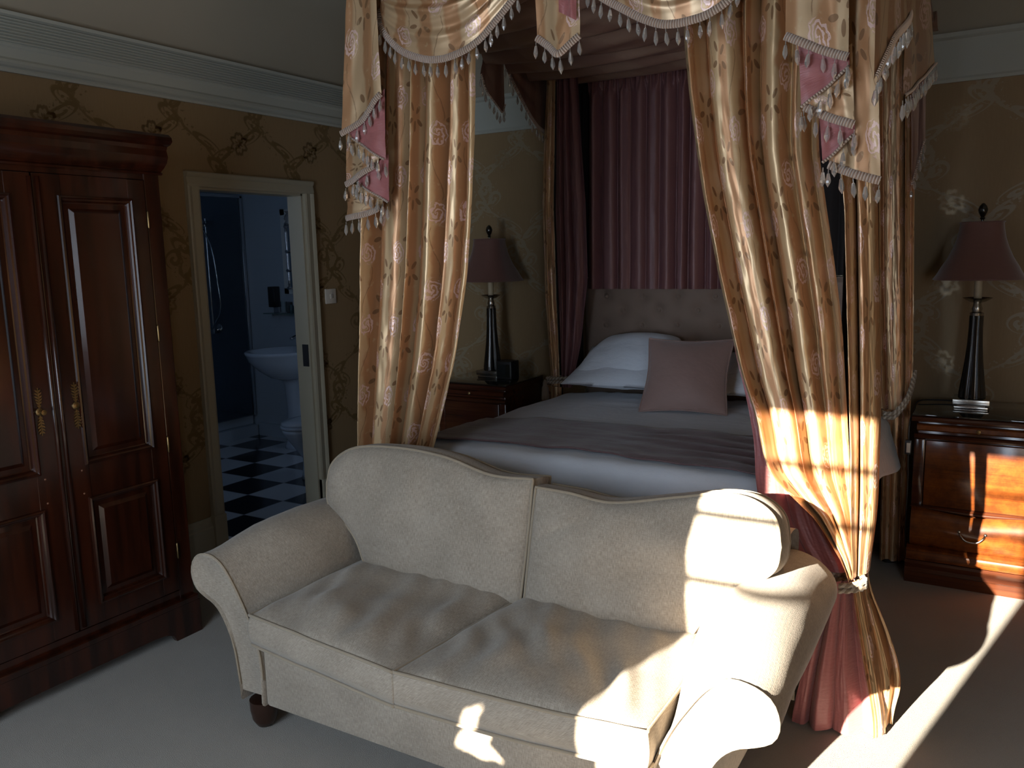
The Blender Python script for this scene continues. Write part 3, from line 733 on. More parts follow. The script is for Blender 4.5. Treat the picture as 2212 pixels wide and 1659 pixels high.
# duvet
def topz(x,y):
    e=min(x-BXL+.03,BXR+.03-x)
    return .775+.018*sstep(0,.4,e)+.010*nz(x*2.2,y*2.2,3.)+.006*nz(x*7,y*4,1.)+.002*sin(x*30+nz(x*3,y*3)*9)*sstep(3.5,4.2,y)
def duv(u,v):
    # u across: drop, top, drop; v along: foot drop, then the top
    FV=.16; y=2.93 if v<FV else lerp(2.93,4.42,(v-FV)/(1-FV))
    w=2.06; s=lerp(-w/2,w/2+.06+.04*sin(y*3.1)+.04*sstep(3.8,3.3,y),u); hw=.84
    k=abs(s); sg=1 if s>0 else -1
    R_=.07
    if k<hw: x=BXC+s; z=topz(x,y)
    else:
        d=k-hw; a=min(d/R_,PI/2); x=BXC+sg*(hw+R_*sin(a)*1.0); z=topz(BXC+sg*hw,y)-R_*(1-cos(a))
        if d>R_*PI/2:
            dd=d-R_*PI/2; z-=dd; x+=sg*(dd*(.30 if sg>0 else .1)+.012*sin(y*9+1)*dd*6)
        z=max(z,.45)
    if v<FV:
        d=(1-v/FV)*.42; a=min(d/.06,PI/2); y-=.05*sin(a)+.006*sin(x*15)*d; z-=.06*(1-cos(a))+max(d-.06*PI/2,0)*(1. if k<hw else .4)
        z=max(z,.36)
    return (x,y,z)
du=grid('duvet',150,130,duv,COTTON,None,org=(BXC,3.6,.6)); meta(du,'white cotton duvet spread over the four-poster bed','duvet')
mo=du.modifiers.new('s','SOLIDIFY'); mo.thickness=.03; mo.offset=-1
RY0=[(-2.152,2.961),(-1.332,2.891),(-0.704,2.846)]; RY1=[(-2.183,3.502),(-1.486,3.478),(-0.877,3.470)]
def run(u,v):
    x=lerp(BXL-.055,BXR+.055,u); ya=2.97+.02*sin(x*3)-.03*u; yb=3.50-.02*sin(x*2)
    y=lerp(ya,yb,v)
    w_=.007*sin(y*60+x*4+nz(x*3,y*3)*7)*sstep(.25,.9,u)+.006*nz(x*3,y*14,5.)
    z=topz(clamp(x,BXL,BXR),y)+.013+w_*.8
    e=max(BXL+.0-x,x-BXR-.0,0); z-=e*e*14
    return (x,y,z)
ru=grid('bed_runner',150,90,run,RUNNER,None,org=(BXC,3.2,.79)); meta(ru,'plum satin bed runner laid across the white duvet','bed runner')
mo=ru.modifiers.new('s','SOLIDIFY'); mo.thickness=.006; mo.offset=1
def run2(u,v):
    p=run(u,v); return p
# pillows
def pillow(name,c,w,h,lean,yaw,puff,mat,label,cat,group=None,seed=0.,pointy=.03,pm=None,rnd=False,wr=.012):
    hw=w/2
    B=[(-hw,0),(-hw*.5,.012),(0,.018),(hw*.5,.012),(hw,0)]; T=[(-hw,h),(-hw*.5,h-.012),(0,h-.018),(hw*.5,h-.012),(hw,h)]
    L=[(-hw,0),(-hw+.02,h*.5),(-hw,h)]; R_=[(hw,0),(hw-.02,h*.5),(hw,h)]
    if rnd: L=[(-hw,0),(-hw+.045,h*.45),(-hw+.13,h*.85)]; R_=[(hw,0),(hw-.045,h*.45),(hw-.13,h*.85)]; T=[(-hw+.13,h*.85),(-hw*.5,h*.97),(0,h),(hw*.5,h*.97),(hw-.13,h*.85)]
    A=V((cos(yaw),sin(yaw),0)); up=V((-sin(lean)*-sin(yaw)*-1,0,0)); 
    n0=V((sin(yaw),-cos(yaw),0)); Bx=(V((0,0,1))*cos(lean)-n0*sin(lean)).normalized(); N=(n0*cos(lean)+V((0,0,1))*sin(lean)).normalized()
    o=cushion(name,B,R_,T,L,.0,(c,A,Bx,N),puff,mat,None,nu=40,nv=30,back=puff,seed=seed,wr=wr,pipe=0 if pm is None else .004,pipemat=pm,power=2.0)
    org=V(c); 
    for v in o.data.vertices: v.co-=org
    o.location=org
    for ch in o.children:
        for v in ch.data.vertices: v.co-=org
    meta(o,label,cat,group); return o
pillow('pillow',(-1.80,4.16,.865),.74,.46,1.20,0.0,.085,COTTON,'white pillow lying flat at the left of the bed, under a leaning pillow','pillow','bed pillows',1.)
pillow('pillow',(-.96,4.16,.865),.74,.46,1.20,0.0,.085,COTTON,'white pillow lying flat at the right of the bed, under a leaning pillow','pillow','bed pillows',2.)
pillow('pillow',(-1.79,4.22,.865),.72,.40,.88,.03,.10,COTTON,'white pillow leaning on the headboard to the left of the rose cushion','pillow','bed pillows',3.,rnd=True)
pillow('pillow',(-.97,4.22,.865),.72,.40,.88,-.03,.10,COTTON,'white pillow leaning on the headboard to the right of the rose cushion','pillow','bed pillows',4.,rnd=True)
cl=[(-1.598,0.784),(-1.183,0.765),(-1.608,1.126),(-1.183,1.152)]
pillow('cushion',(-1.375,3.93,.80),.43,.42,.62,.16,.07,ROSEC,'square dusty rose cushion standing against the white pillows','cushion',None,5.,pm=ROSEC,wr=.006)

# ------------------------------------------------------------------ draperies
def edge(P):
    P=sorted(P,key=lambda q:q[1])
    def lin_(z):
        if z<=P[0][1]: return P[0][0]
        for a,b in zip(P,P[1:]):
            if z<=b[1]: return lerp(a[0],b[0],(z-a[1])/(b[1]-a[1]+1e-9))
        return P[-1][0]
    return lambda z:(lin_(z-.05)+lin_(z-.025)+lin_(z)+lin_(z+.025)+lin_(z+.05))/5
def drape(name,PL,PR,z0,z1,yl,yr,nf,amp,mat,parent,ph=0.,nu=240,nv=110,cw=1.6,header=0.,seed=0.,bow=.0,u0=0.,hem=None):
    L,R_=edge(PL),edge(PR); wmax=max(R_(z)-L(z) for z in [lerp(z0,z1,i/20) for i in range(21)])
    yl=yl if callable(yl) else (lambda z,c=yl:c); yr=yr if callable(yr) else (lambda z,c=yr:c)
    d=1 if True else 0
    def fn(u,v):
        z=lerp(z1,z0,v); xl,xr=L(z),R_(z); w=xr-xl; k=w/wmax
        a=2*PI*nf*u+ph+.9*sin(2*PI*u*1.3+seed)+.5*sin(u*9+seed*2+z*.6)+.25*nz(u*4,z*1.5,seed)
        s=2*abs(sin(a/2))**.75-1.1
        am=amp*(.35+.65*k)*(1+.35*sin(u*13+seed))
        off=s*am+.16*am*sin(a*1.6+1+z*.8)+.0025*nz(u*26,z*14,seed)+.007*nz(u*6,z*2.2,seed)
        if header:
            t=sstep(z1-header,z1-header*.55,z); off=lerp(off,.5*am*sin(a*3.3+nz(u*40,z*25,seed)*2.5)+.006*nz(u*60,z*50,seed),t)
        x=lerp(xl,xr,u)+cos(a/2)*am*.3*min(1,u*8,(1-u)*8)
        y=lerp(yl(z),yr(z),u)-off-bow*sin(PI*u)
        if hem and v>.999: z+=hem(u)
        return (x,y,z)
    hcl=z1-z0
    return grid(name,nu,nv,fn,mat,parent,uvf=lambda u,v:(u*cw+seed*.37+u0,(1-v)*hcl+seed*.21))
def rope(parent,c,rx,ry,z,r=.011,turns=2,tilt=0.,dz=.022,name='cord'):
    for k in range(turns):
        P=[V((c[0]+rx*cos(t),c[1]+ry*sin(t),z+k*dz+tilt*cos(t))) for t in [2*PI*i/120 for i in range(120)]]
        vs,fs,uv=tubemesh(P,r,True,10,3,260.,up=(0,0,1)); link(name,vs,fs,ROPE,parent,uvs=uv)
TZ=.535
# right front
cr=thing('bed_curtain',(-.45,2.8,0),'gold floral satin curtain on the right front post, swept back and partly sunlit','curtain','bed curtains')
RL=[(-0.972,2.450),(-0.965,2.307),(-0.944,2.104),(-0.897,1.807),(-0.834,1.505),(-0.758,1.200),(-0.703,1.048),(-0.671,0.894),(-0.632,0.820),(-0.557,0.783),(-0.489,0.706),(-0.434,0.614),(-0.395,0.558)]
RR=[(-0.522,2.379),(-0.543,1.926),(-0.534,1.851),(-0.484,1.559),(-0.454,1.357),(-0.420,0.953),(-0.399,0.688),(-0.386,0.549)]
drape('drape',RL,RR,TZ,2.67,2.75,2.80,5.2,.040,GOLD,cr,ph=.8,nu=300,nv=150,cw=1.5,seed=1.)
SL=[(-0.508,2.381),(-0.483,1.923),(-0.457,1.741),(-0.435,1.356),(-0.412,0.949),(-0.401,0.681),(-0.391,0.533)]
SR=[(-0.403,2.378),(-0.376,1.781),(-0.357,1.353),(-0.345,1.057),(-0.342,0.750),(-0.360,0.518)]
drape('drape',SL,SR,TZ,2.67,2.78,2.86,1.8,.034,GOLD,cr,ph=2.2,nu=120,nv=120,cw=.6,seed=2.)
PL_=[(-0.963,2.318),(-0.895,1.809),(-0.834,1.503),(-0.792,1.255),(-0.750,1.099),(-0.720,0.942),(-0.715,0.813),(-0.678,0.639),(-0.575,0.500)]
PR_=[(-0.861,2.306),(-0.792,1.804),(-0.628,1.197),(-0.530,0.894),(-0.466,0.697),(-0.388,0.527)]
drape('lining',PL_,PR_,TZ,2.62,2.79,2.815,2.1,.012,PINK,cr,ph=1.,nu=110,nv=110,cw=.8,seed=3.)
KL=[(-0.456,0.509),(-0.515,0.273),(-0.552,0.097),(-0.564,-0.012)]; KR=[(-0.387,0.514),(-0.351,0.302),(-0.320,0.149),(-0.301,0.053)]
drape('lining',KL,KR,.012,TZ,2.74,2.78,3.2,.022,PINK,cr,ph=2.4,nu=120,nv=60,cw=.7,seed=4.,bow=.02)
GL=[(-0.390,0.518),(-0.354,0.306),(-0.324,0.152),(-0.307,0.056)]; GR=[(-0.368,0.511),(-0.320,0.301),(-0.293,0.146),(-0.277,0.060)]
drape('drape',GL,GR,.012,TZ,2.75,2.80,.8,.008,GOLD,cr,ph=.4,nu=40,nv=60,cw=.2,seed=5.)
FL=[(-0.372,0.499),(-0.331,0.285),(-0.306,0.128),(-0.300,0.055)]; FRR=[(-0.359,0.491),(-0.311,0.391),(-0.268,0.287),(-0.238,0.172),(-0.250,0.111),(-0.264,0.058)]
drape('drape',FL,FRR,.012,TZ,2.81,2.88,1.2,.02,GOLD,cr,ph=.4,nu=60,nv=60,cw=.4,seed=6.)
ct=[(-0.407,0.511)][0]
tb=thing('curtain_tieback',(ct[0],2.79,ct[1]),'twisted cream cord tieback round the right front bed curtain near the sofa arm','tieback','cord tiebacks')
rope(tb,(ct[0]-.020,2.79),.070,.055,ct[1]-.010,.0085,2,.010,.018)
# left front
cl_=thing('bed_curtain',(-2.3,2.8,0),'gold floral satin curtain on the left front post, hanging behind the sofa','curtain','bed curtains')
LL=[(-2.261,2.674),(-2.300,2.076),(-2.344,1.705),(-2.379,1.317),(-2.429,0.807)]+[(-2.425,.66),(-2.41,.535)]
LR=[(-1.746,2.585),(-1.761,2.279),(-1.774,2.030),(-1.792,1.774),(-1.823,1.510),(-1.893,1.180),(-1.971,0.947),(-2.024,0.796)]+[(-2.12,.66),(-2.29,.535)]
drape('drape',LL,LR,TZ,2.67,2.75,2.78,5.6,.046,GOLD,cl_,ph=.2,nu=320,nv=140,cw=1.7,seed=7.)
drape('drape',[(-2.41,.535),(-2.50,0)],[(-2.29,.535),(-2.20,0)],.012,TZ-.003,2.77,2.80,3.,.02,GOLD,cl_,ph=.2,nu=100,nv=40,cw=.9,seed=8.)
tb=thing('curtain_tieback',(-2.35,2.79,.54),'twisted cord tieback round the left front bed curtain, hidden behind the sofa','tieback','cord tiebacks')
rope(tb,(-2.35,2.785),.085,.06,.525,.0105,2,.010)
# left rear
cb=thing('bed_curtain',(-2.33,4.5,0),'dark plum lined curtain on the left rear post beside the headboard','curtain','bed curtains')
drape('drape',[(-2.380,2.694),(-2.413,2.258),(-2.434,1.861),(-2.426,1.312),(-2.391,0.805)],[(-2.314,2.685),(-2.328,2.251),(-2.341,1.856),(-2.331,1.313),(-2.315,0.810)],.80,2.62,4.46,4.44,1.3,.016,GOLD,cb,nu=50,nv=80,cw=.3,seed=9.)
drape('lining',[(-2.310,2.681),(-2.323,2.248),(-2.336,1.855),(-2.327,1.314),(-2.310,0.813)],[(-2.170,2.663),(-2.146,2.233),(-2.121,1.845),(-2.113,1.450),(-2.159,1.071),(-2.230,0.795)],.80,2.62,4.44,4.42,3.6,.018,MAUVE,cb,nu=140,nv=80,cw=.6,seed=10.)
drape('drape',[(-2.42,.80),(-2.45,.02)],[(-2.30,.80),(-2.30,.02)],.02,.80,4.46,4.42,3.,.016,GOLD,cb,nu=80,nv=30,cw=.6,seed=11.)
tc=[(-2.351,0.849)][0]
tb=thing('curtain_tieback',(tc[0],4.4,tc[1]),'cord tieback with small tassel at the left rear bed curtain above the nightstand','tieback','cord tiebacks')
rope(tb,(tc[0]+.06,4.42),.10,.05,tc[1]-.01,.008,2,.01)
lathe('tassel',[(.004,.0),(.014,-.02),(.012,-.035),(.02,-.05),(.024,-.12),(0,-.12)],(tc[0]-.03,4.365,tc[1]),ROPE,tb,14)
# right rear
cc=thing('bed_curtain',(-.40,4.45,0),'shadowed gold curtain on the right rear post beside the tall lamp','curtain','bed curtains')
drape('drape',[(-0.645,2.765),(-0.615,2.097),(-0.581,1.442),(-0.536,0.853),(-0.523,0.784)],[(-0.465,2.735),(-0.435,2.081),(-0.410,1.441),(-0.394,0.998),(-0.397,0.806)],.80,2.62,4.42,4.44,3.1,.022,GOLD,cc,nu=120,nv=90,cw=.9,seed=12.)
drape('drape',[(-0.529,0.784),(-0.516,0.622),(-0.504,0.048)],[(-0.397,0.794),(-0.398,0.633),(-0.387,0.067)],.03,.80,4.42,4.44,3.1,.018,GOLD,cc,nu=90,nv=40,cw=.8,seed=13.)
tc=[(-0.507,0.770),(-0.397,0.891)]
tb=thing('curtain_tieback',(tc[0][0],4.38,tc[0][1]),'braided cord tieback round the right rear curtain above the duvet','tieback','cord tiebacks')
for k in range(2):
    P=[V((tc[0][0],4.36,tc[0][1]+k*.02)),V((lerp(tc[0][0],tc[1][0],.45),4.34,tc[0][1]+.01+k*.02)),V((lerp(tc[0][0],tc[1][0],.85),4.36,lerp(tc[0][1],tc[1][1],.6)+k*.02)),V((tc[1][0],4.40,tc[1][1]+k*.02)),V((tc[1][0]+.01,4.46,tc[1][1]+.08+k*.02))]
    vs,fs,uv=tubemesh(resample(P,60)[0],.009,False,10,3,260.); link('cord',vs,fs,ROPE,tb,uvs=uv)
# behind the headboard
drape('dark_lining',[(-2.36,2.7),(-2.36,.8)],[(-2.14,2.7),(-2.14,1.46)],1.45,2.66,4.60,4.62,4.,.012,plain('shadow_cloth',(.012,.008,.008),.9),cb,nu=80,nv=20,cw=.4,seed=15.)  # near-black sheets stand in for the shade in gaps between the curtains
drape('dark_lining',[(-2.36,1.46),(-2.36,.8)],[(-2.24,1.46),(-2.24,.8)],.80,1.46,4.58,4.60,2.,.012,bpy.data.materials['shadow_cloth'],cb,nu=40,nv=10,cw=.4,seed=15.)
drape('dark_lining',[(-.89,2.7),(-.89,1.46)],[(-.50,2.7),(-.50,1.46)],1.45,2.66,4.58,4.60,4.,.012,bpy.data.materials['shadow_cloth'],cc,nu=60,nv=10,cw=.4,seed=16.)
bcn=thing('rear_bed_curtain',(BXC,4.55,1.4),'gathered mauve satin curtain hanging behind the headboard','curtain')
drape('drape',[(-2.17,2.7),(-2.19,1.3)],[(-.88,2.7),(-.87,1.3)],1.38,2.66,4.57,4.57,15.,.020,MAUVE,bcn,nu=420,nv=110,cw=3.6,header=.19,seed=14.)
# roof lining of the canopy
def roof(u,v):
    x=lerp(-2.41,-.37,u); y=lerp(2.80,4.55,v)
    a=(y*1.+.38*(x+1.4)*(1-.4*v))*26+2.2*nz(x*1.2,y*2.)
    z=2.64-.10*max(0,sin(PI*u))**.8*max(0,sin(PI*clamp(v*1.02)))**.6 +.030*sin(a)+.012*sin(a*1.9+x*3)-.05*v
    return (x,y,z)
cn=grid('canopy_lining',150,200,roof,BROWN,None,uvf=lambda u,v:(v*2,u*2),org=(BXC,3.7,2.62)); meta(cn,'pleated brown satin roof lining inside the bed canopy','canopy lining')

# ------------------------------------------------------------------ valance: swags, tails, braid and crystal drops
def bead_mesh():
    prof=[(0,.0),(.0015,-.001),(.0015,-.012),(.0045,-.015),(.0085,-.036),(.0075,-.043),(0,-.056)]
    seg=6; vs=[];fs=[]
    for j,(r,z) in enumerate(prof):
        for i in range(seg): vs.append(V((r*cos(2*PI*i/seg),r*sin(2*PI*i/seg),z)))
    for j in range(len(prof)-1):
        for i in range(seg): a=j*seg+i;b=j*seg+(i+1)%seg; fs.append((a,b,b+seg,a+seg))
    me=bpy.data.meshes.new('crystal_drop'); me.from_pydata([tuple(v) for v in vs],[],fs); me.materials.append(CRYSTAL); return me
BEAD=bead_mesh()
def hang(parent,Q,step=.034,off=(0,0,-.013),k=1.):
    P,L=resample(Q,max(2,int(round(Qlen(Q)/step))))
    base=ORG[parent.name]
    for p in P:
        o=bpy.data.objects.new('crystal_drop',BEAD); COL.objects.link(o); o.parent=parent
        o.location=p+V(off)-base+V((random.uniform(-.003,.003),random.uniform(-.006,.0),0)); o.rotation_euler=(random.uniform(-.12,.12),random.uniform(-.10,.10),random.uniform(0,1)); o.scale=(k,k,k*random.uniform(.9,1.08))
def Qlen(Q): return resample(Q,40)[1]
def braid(parent,Q,w=.026,nrm=(0,-1,0),name='braid'):
    P,L=resample(Q,max(12,int(L0(Q)/.0021))); vs=[];uv=[];fs=[]; s=0
    nrm=V(nrm)
    for i,p in enumerate(P):
        t=(P[min(i+1,len(P)-1)]-P[max(i-1,0)]).normalized(); up=nrm.cross(t).normalized()
        if up.z<0 or (abs(up.z)<.02 and False): up=-up
        if i: s+=(p-P[i-1]).length
        rib=.0022*abs(sin(PI*s/.0085))
        for k,(a,b) in enumerate(((0,.0),(.1,.004),(.5,.006),(.9,.004),(1,.0))):
            vs.append(p+up*(a*w-w*.5)+nrm*(b+(rib if 0<k<4 else 0))); uv.append((s,k/4))
    for i in range(len(P)-1):
        for k in range(4): a=i*5+k; fs.append((a,a+1,a+6,a+5))
    return link(name,vs,fs,BRAID,parent,uvs=uv)
L0=Qlen
def patch(name,T,B,mat,parent,pt3,nu=50,nv=50,off=None,cw=.4,seed=0.):
    """T,B polylines in plane coords; pt3 maps (a,b,depth) to 3-D"""
    Tc=resample([V((a,b,0)) for a,b in T],61)[0]; Bc=resample([V((a,b,0)) for a,b in B],61)[0]
    at=lambda C,t:C[min(int(t*60),59)].lerp(C[min(int(t*60),59)+1],t*60-min(int(t*60),59))
    def fn(u,v):
        p=at(Tc,u).lerp(at(Bc,u),v); return pt3(p.x,p.y,off(u,v) if off else 0.)
    return grid(name,nu,nv,fn,mat,parent,uvf=lambda u,v:(u*cw+seed*.31,(1-v)*.5+seed*.17))
def PY(y): return lambda a,b,d:(a,y-d,b)
def PX(x,s=1): return lambda a,b,d:(x+s*d,a,b)
def lift(B,pt3,d): return [V(pt3(a,b,d)) for a,b in B]
# swags on the foot side
def swag(T,B,y,label,seed,npl=5):
    c=sum((V((a,0,b)) for a,b in T),V((0,0,0)))/len(T)
    T=[(a,2.70) for a,b in T]; t=thing('valance_swag',(c.x,y,c.z),label,'swag','canopy swags'); f=PY(y)
    def off(u,v):
        e=max(0,sin(PI*u))**.5
        vv=max(0,v+.05*nz(u*3,v*3,seed))
        return e*(.05*sin(PI*min(v,1.)*.9)+ .020*(1-v)*sin(2*PI*npl*vv**1.1+seed+.8*sin(u*4))*sstep(0,.1,v)+.012*sin(2*PI*2*npl*vv+u*5)*(1-v)+.006*nz(u*9,v*6,seed)) +.002
    patch('swag_cloth',T,B,GOLDV,t,f,90,110,off,.9,seed)
    n=len(B); Q=[]
    Bc=resample([V((a,b,0)) for a,b in B],40)[0]
    for i,p in enumerate(Bc): Q.append(V(f(p.x,p.y,off(i/39,1.)+.004)))
    braid(t,Q); hang(t,Q,.0335)
    return t
swag([(-2.121,2.685),(-1.803,2.627),(-1.511,2.574)],[(-2.126,2.529),(-2.123,2.458),(-2.041,2.370),(-1.940,2.323),(-1.854,2.308),(-1.757,2.320),(-1.682,2.352),(-1.623,2.396),(-1.564,2.449),(-1.528,2.487)],2.66,'gold floral swag with crystal drop fringe on the left of the canopy front',1.3)
swag([(-1.283,2.532),(-1.022,2.484),(-0.753,2.435)],[(-1.260,2.463),(-1.207,2.417),(-1.131,2.368),(-1.061,2.326),(-0.994,2.300),(-0.929,2.296),(-0.864,2.305),(-0.818,2.323),(-0.781,2.349),(-0.761,2.378)],2.66,'gold floral swag with crystal drop fringe on the right of the canopy front',4.1)
# cascades (jabots)
def cascade(pieces,y,label,seed,group='canopy tails',pt=PY,mats=(GOLDV,PINK),nrm=(0,-1,0),dstep=.012,w=.024,dir_=1,bstep=.034,sub='tail_cloth'):
    a0=pieces[0][1][0]; c=pt(y)(a0[0],a0[1],0)
    t=thing('valance_tail',c,label,'tail',group)
    for i,(kind,T,B,br) in enumerate(pieces):
        if min(b for a,b in T)>2.36 and kind==0 or br==0: T=[(a,2.70) for a,b in T]
        f=pt(y)
        d0=-i*dstep
        off=lambda u,v,d0=d0,i=i:d0+.006*sin(u*7+seed+i)*(.3+v)+.004*nz(u*5,v*5,seed+i)
        patch('tail_cloth' if kind==0 else 'tail_lining',T,B,mats[kind],t,f,30,50,off,.25,seed+i)
        Bc=resample([V((a,b,0)) for a,b in B],24)[0]; Q=[V(f(p.x,p.y,off(k/23,1.)+.003)) for k,p in enumerate(Bc)]
        if br==1: braid(t,Q,w,nrm); hang(t,Q,bstep)
        if br==2: braid(t,Q,.008,nrm,'cord_edge'); hang(t,Q,bstep*.8)
    return t
cascade([(0,[(-2.232,2.690),(-2.108,2.667)],[(-2.304,2.079),(-2.197,2.128),(-2.098,2.208)],1),
 (1,[(-2.280,2.085),(-2.095,2.229)],[(-2.267,2.061),(-2.108,1.967)],2),
 (0,[(-2.308,2.088),(-2.140,2.012)],[(-2.325,1.888),(-2.244,1.919),(-2.157,1.958)],1),
 (1,[(-2.288,1.904),(-2.109,1.993)],[(-2.276,1.896),(-2.120,1.807)],2),
 (0,[(-2.329,1.903),(-2.151,1.830)],[(-2.350,1.757),(-2.254,1.769),(-2.163,1.794)],1)],2.60,'stepped gold and pink tail of the valance at the left front post',2.)
cascade([(0,[(-0.617,2.394),(-0.449,2.364)],[(-0.609,2.201),(-0.520,2.155),(-0.434,2.119)],1),
 (1,[(-0.576,2.206),(-0.434,2.139)],[(-0.560,1.998),(-0.495,2.047),(-0.432,2.097)],2),
 (0,[(-0.560,2.103),(-0.430,2.160)],[(-0.553,2.000),(-0.482,1.964),(-0.415,1.937)],1),
 (1,[(-0.516,1.989),(-0.417,1.954)],[(-0.501,1.840),(-0.457,1.877),(-0.416,1.915)],2),
 (0,[(-0.468,2.367),(-0.379,2.351)],[(-0.487,1.835),(-0.414,1.803),(-0.345,1.780)],1)],2.60,'stepped gold and pink tail of the valance at the right front post',6.)
cascade([(1,[(-1.338,2.505),(-1.277,2.494)],[(-1.340,2.382),(-1.279,2.347)],0),
 (0,[(-1.441,2.545),(-1.355,2.529),(-1.274,2.515)],[(-1.434,2.317),(-1.390,2.284),(-1.349,2.252),(-1.311,2.276),(-1.275,2.303)],1)],2.60,'pointed gold tail with crystal drops between the two front swags',9.)
# left side of the canopy, seen from within
DK=(BROWN,BROWN)
def swagx(T,B,x,s,label,seed,mat):
    T=[(a,2.70) for a,b in T]
    c=PX(x,s)(T[0][0],T[0][1],0); t=thing('valance_swag',c,label,'swag','canopy swags'); f=PX(x,s)
    off=lambda u,v:(.03*sin(PI*u)*v+.012*sin(2*PI*3*v+seed+u*3)*(1-v)*sin(PI*u))
    patch('swag_cloth',T,B,mat,t,f,50,60,off,.7,seed)
    Bc=resample([V((a,b,0)) for a,b in B],30)[0]; Q=[V(f(p.x,p.y,off(k/29,1.)+.003)) for k,p in enumerate(Bc)]
    braid(t,Q,.024,(s,0,0)); hang(t,Q,.05); return t
swagx([(4.031,2.755),(4.561,2.757)],[(4.045,2.656),(4.126,2.521),(4.262,2.391),(4.398,2.321),(4.544,2.300)],-2.44,1,'dark satin swag on the left side of the canopy, seen from inside',3.,BROWN)
cascade([(0,[(3.887,2.806),(4.058,2.737)],[(3.827,2.521),(3.893,2.420),(4.016,2.353),(4.066,2.400)],2)],-2.43,'dark satin tail on the left side of the canopy near the left lamp',4.,pt=lambda x:PX(x,1),mats=DK,nrm=(1,0,0),bstep=.045)
# right side, seen from outside
swagx([(2.259,2.252),(2.938,2.430)],[(2.347,2.007),(2.424,2.079),(2.526,2.148),(2.818,2.255),(2.989,2.316)],-.33,1,'shadowed gold swag on the right side of the canopy behind the front tail',5.,GOLDV)
cascade([(0,[(2.702,2.367),(2.963,2.435)],[(2.729,2.020),(2.993,2.082),(3.293,2.154),(3.639,2.265)],2)],-.31,'shadowed gold tail on the right side of the canopy above the lamp',7.,pt=lambda x:PX(x,1),nrm=(1,0,0),bstep=.05)
cascade([(0,[(-0.477,2.452),(-0.413,2.484)],[(-0.435,1.870),(-0.413,1.974),(-0.388,2.075)],2)],4.40,'dark plum tail at the right rear corner of the canopy',8.,mats=DK,bstep=.045)

# ------------------------------------------------------------------ nightstands
def nightstand(x0,x1,label,m1,m2):
    yf=4.27; yb=4.72
    t=thing('nightstand',((x0+x1)/2,4.5,0),label,'nightstand','nightstands either side of the bed')
    box('carcass',(x0+.012,yf+.012,.06),(x1-.012,yb,.789),m2,t,bev=.004)
    def front(nm,prof,mat,par=t,xa=x0,xb=x1): # prof: (outward, z)
        return prism(nm,[(yf-d,z) for d,z in prof]+[(yf+.03,prof[-1][1]),(yf+.03,prof[0][1])],xa,xb,0,mat,par,smooth=True)
    prism('top',[(yf-.02,.786),(yf-.024,.794),(yf-.020,.804),(yf-.012,.809),(yb,.809),(yb,.779),(yf,.779)],x0-.012,x1+.012,0,m2,t,smooth=True)
    sl=front('brushing_slide',[(.004,.738),(.012,.745),(.012,.764),(.004,.771)],m1,xa=x0+.01,xb=x1-.01)
    lathe('knob',[(.004,0),(.004,-.008),(.009,-.012),(.009,-.018),(0,-.022)],((x0+x1)/2-.0,yf-.010,.754),BRASS,sl,14,axis=1)
    front('moulding',[(.0,.700),(.010,.704),(.014,.712),(.008,.72),(.0,.724)],m2)
    dr_=box('door',(x0+.05,yf-.006,.375),(x1-.05,yf+.02,.695),m1,t,bev=.004)
    for a,b in ((x0+.0,x0+.048),(x1-.048,x1)): box('corner_stile',(a,yf-.004,.37),(b,yf+.03,.70),m2,t,bev=.008)
    # serpentine bulging drawer
    def dw(u,v):
        x=lerp(x0+.004,x1-.004,u); s=.5+.5*cos(2*PI*u); zt=.352+.018*s; z=lerp(.185,zt,v)
        return (x,yf-.004-.040*sin(PI*clamp(v*.98+.01))**.6-.008*(1-s),z)
    d=grid('drawer',40,24,dw,m1,t)
    def rail(u,v):
        x=lerp(x0,x1,u); s=.5+.5*cos(2*PI*u); return (x,yf-.028*sin(PI*v)-.004,lerp(.352+.018*s,.385,v))
    grid('drawer_rail',40,10,rail,m2,t)
    xc=(x0+x1)/2
    tube('handle',[(xc-.052,yf-.046,.285),(xc-.045,yf-.064,.272),(xc-.02,yf-.070,.252),(xc+.02,yf-.070,.252),(xc+.045,yf-.064,.272),(xc+.052,yf-.046,.285)],.0045,SILV,d,24)
    for s in (-1,1): lathe('rosette',[(.012,.0),(.011,-.006),(.005,-.012),(0,-.013)],(xc+s*.053,yf-.040,.285),SILV,d,14,axis=1)
    front('lower_moulding',[(.0,.115),(.030,.118),(.036,.128),(.024,.14),(.020,.155),(.034,.162),(.036,.172),(.02,.182),(.0,.184)],m1,xa=x0-.008,xb=x1+.008)
    front('plinth',[(.018,.0),(.022,.05),(.030,.06),(.018,.075),(.030,.10),(.022,.112)],m2,xa=x0-.012,xb=x1+.012)
    return t
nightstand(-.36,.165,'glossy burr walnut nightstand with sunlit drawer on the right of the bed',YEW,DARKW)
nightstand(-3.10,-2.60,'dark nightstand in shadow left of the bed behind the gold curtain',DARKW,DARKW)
for x0,x1,lab in ((-.372,.177,'dark glass slab on top of the right nightstand under the lamp'),(-3.112,-2.588,'dark glass slab on top of the left nightstand')):
    meta(box('glass_slab',(x0,4.252,.8105),(x1,4.722,.8175),TOPG,None,bev=.002),lab,'glass top','nightstand glass tops')
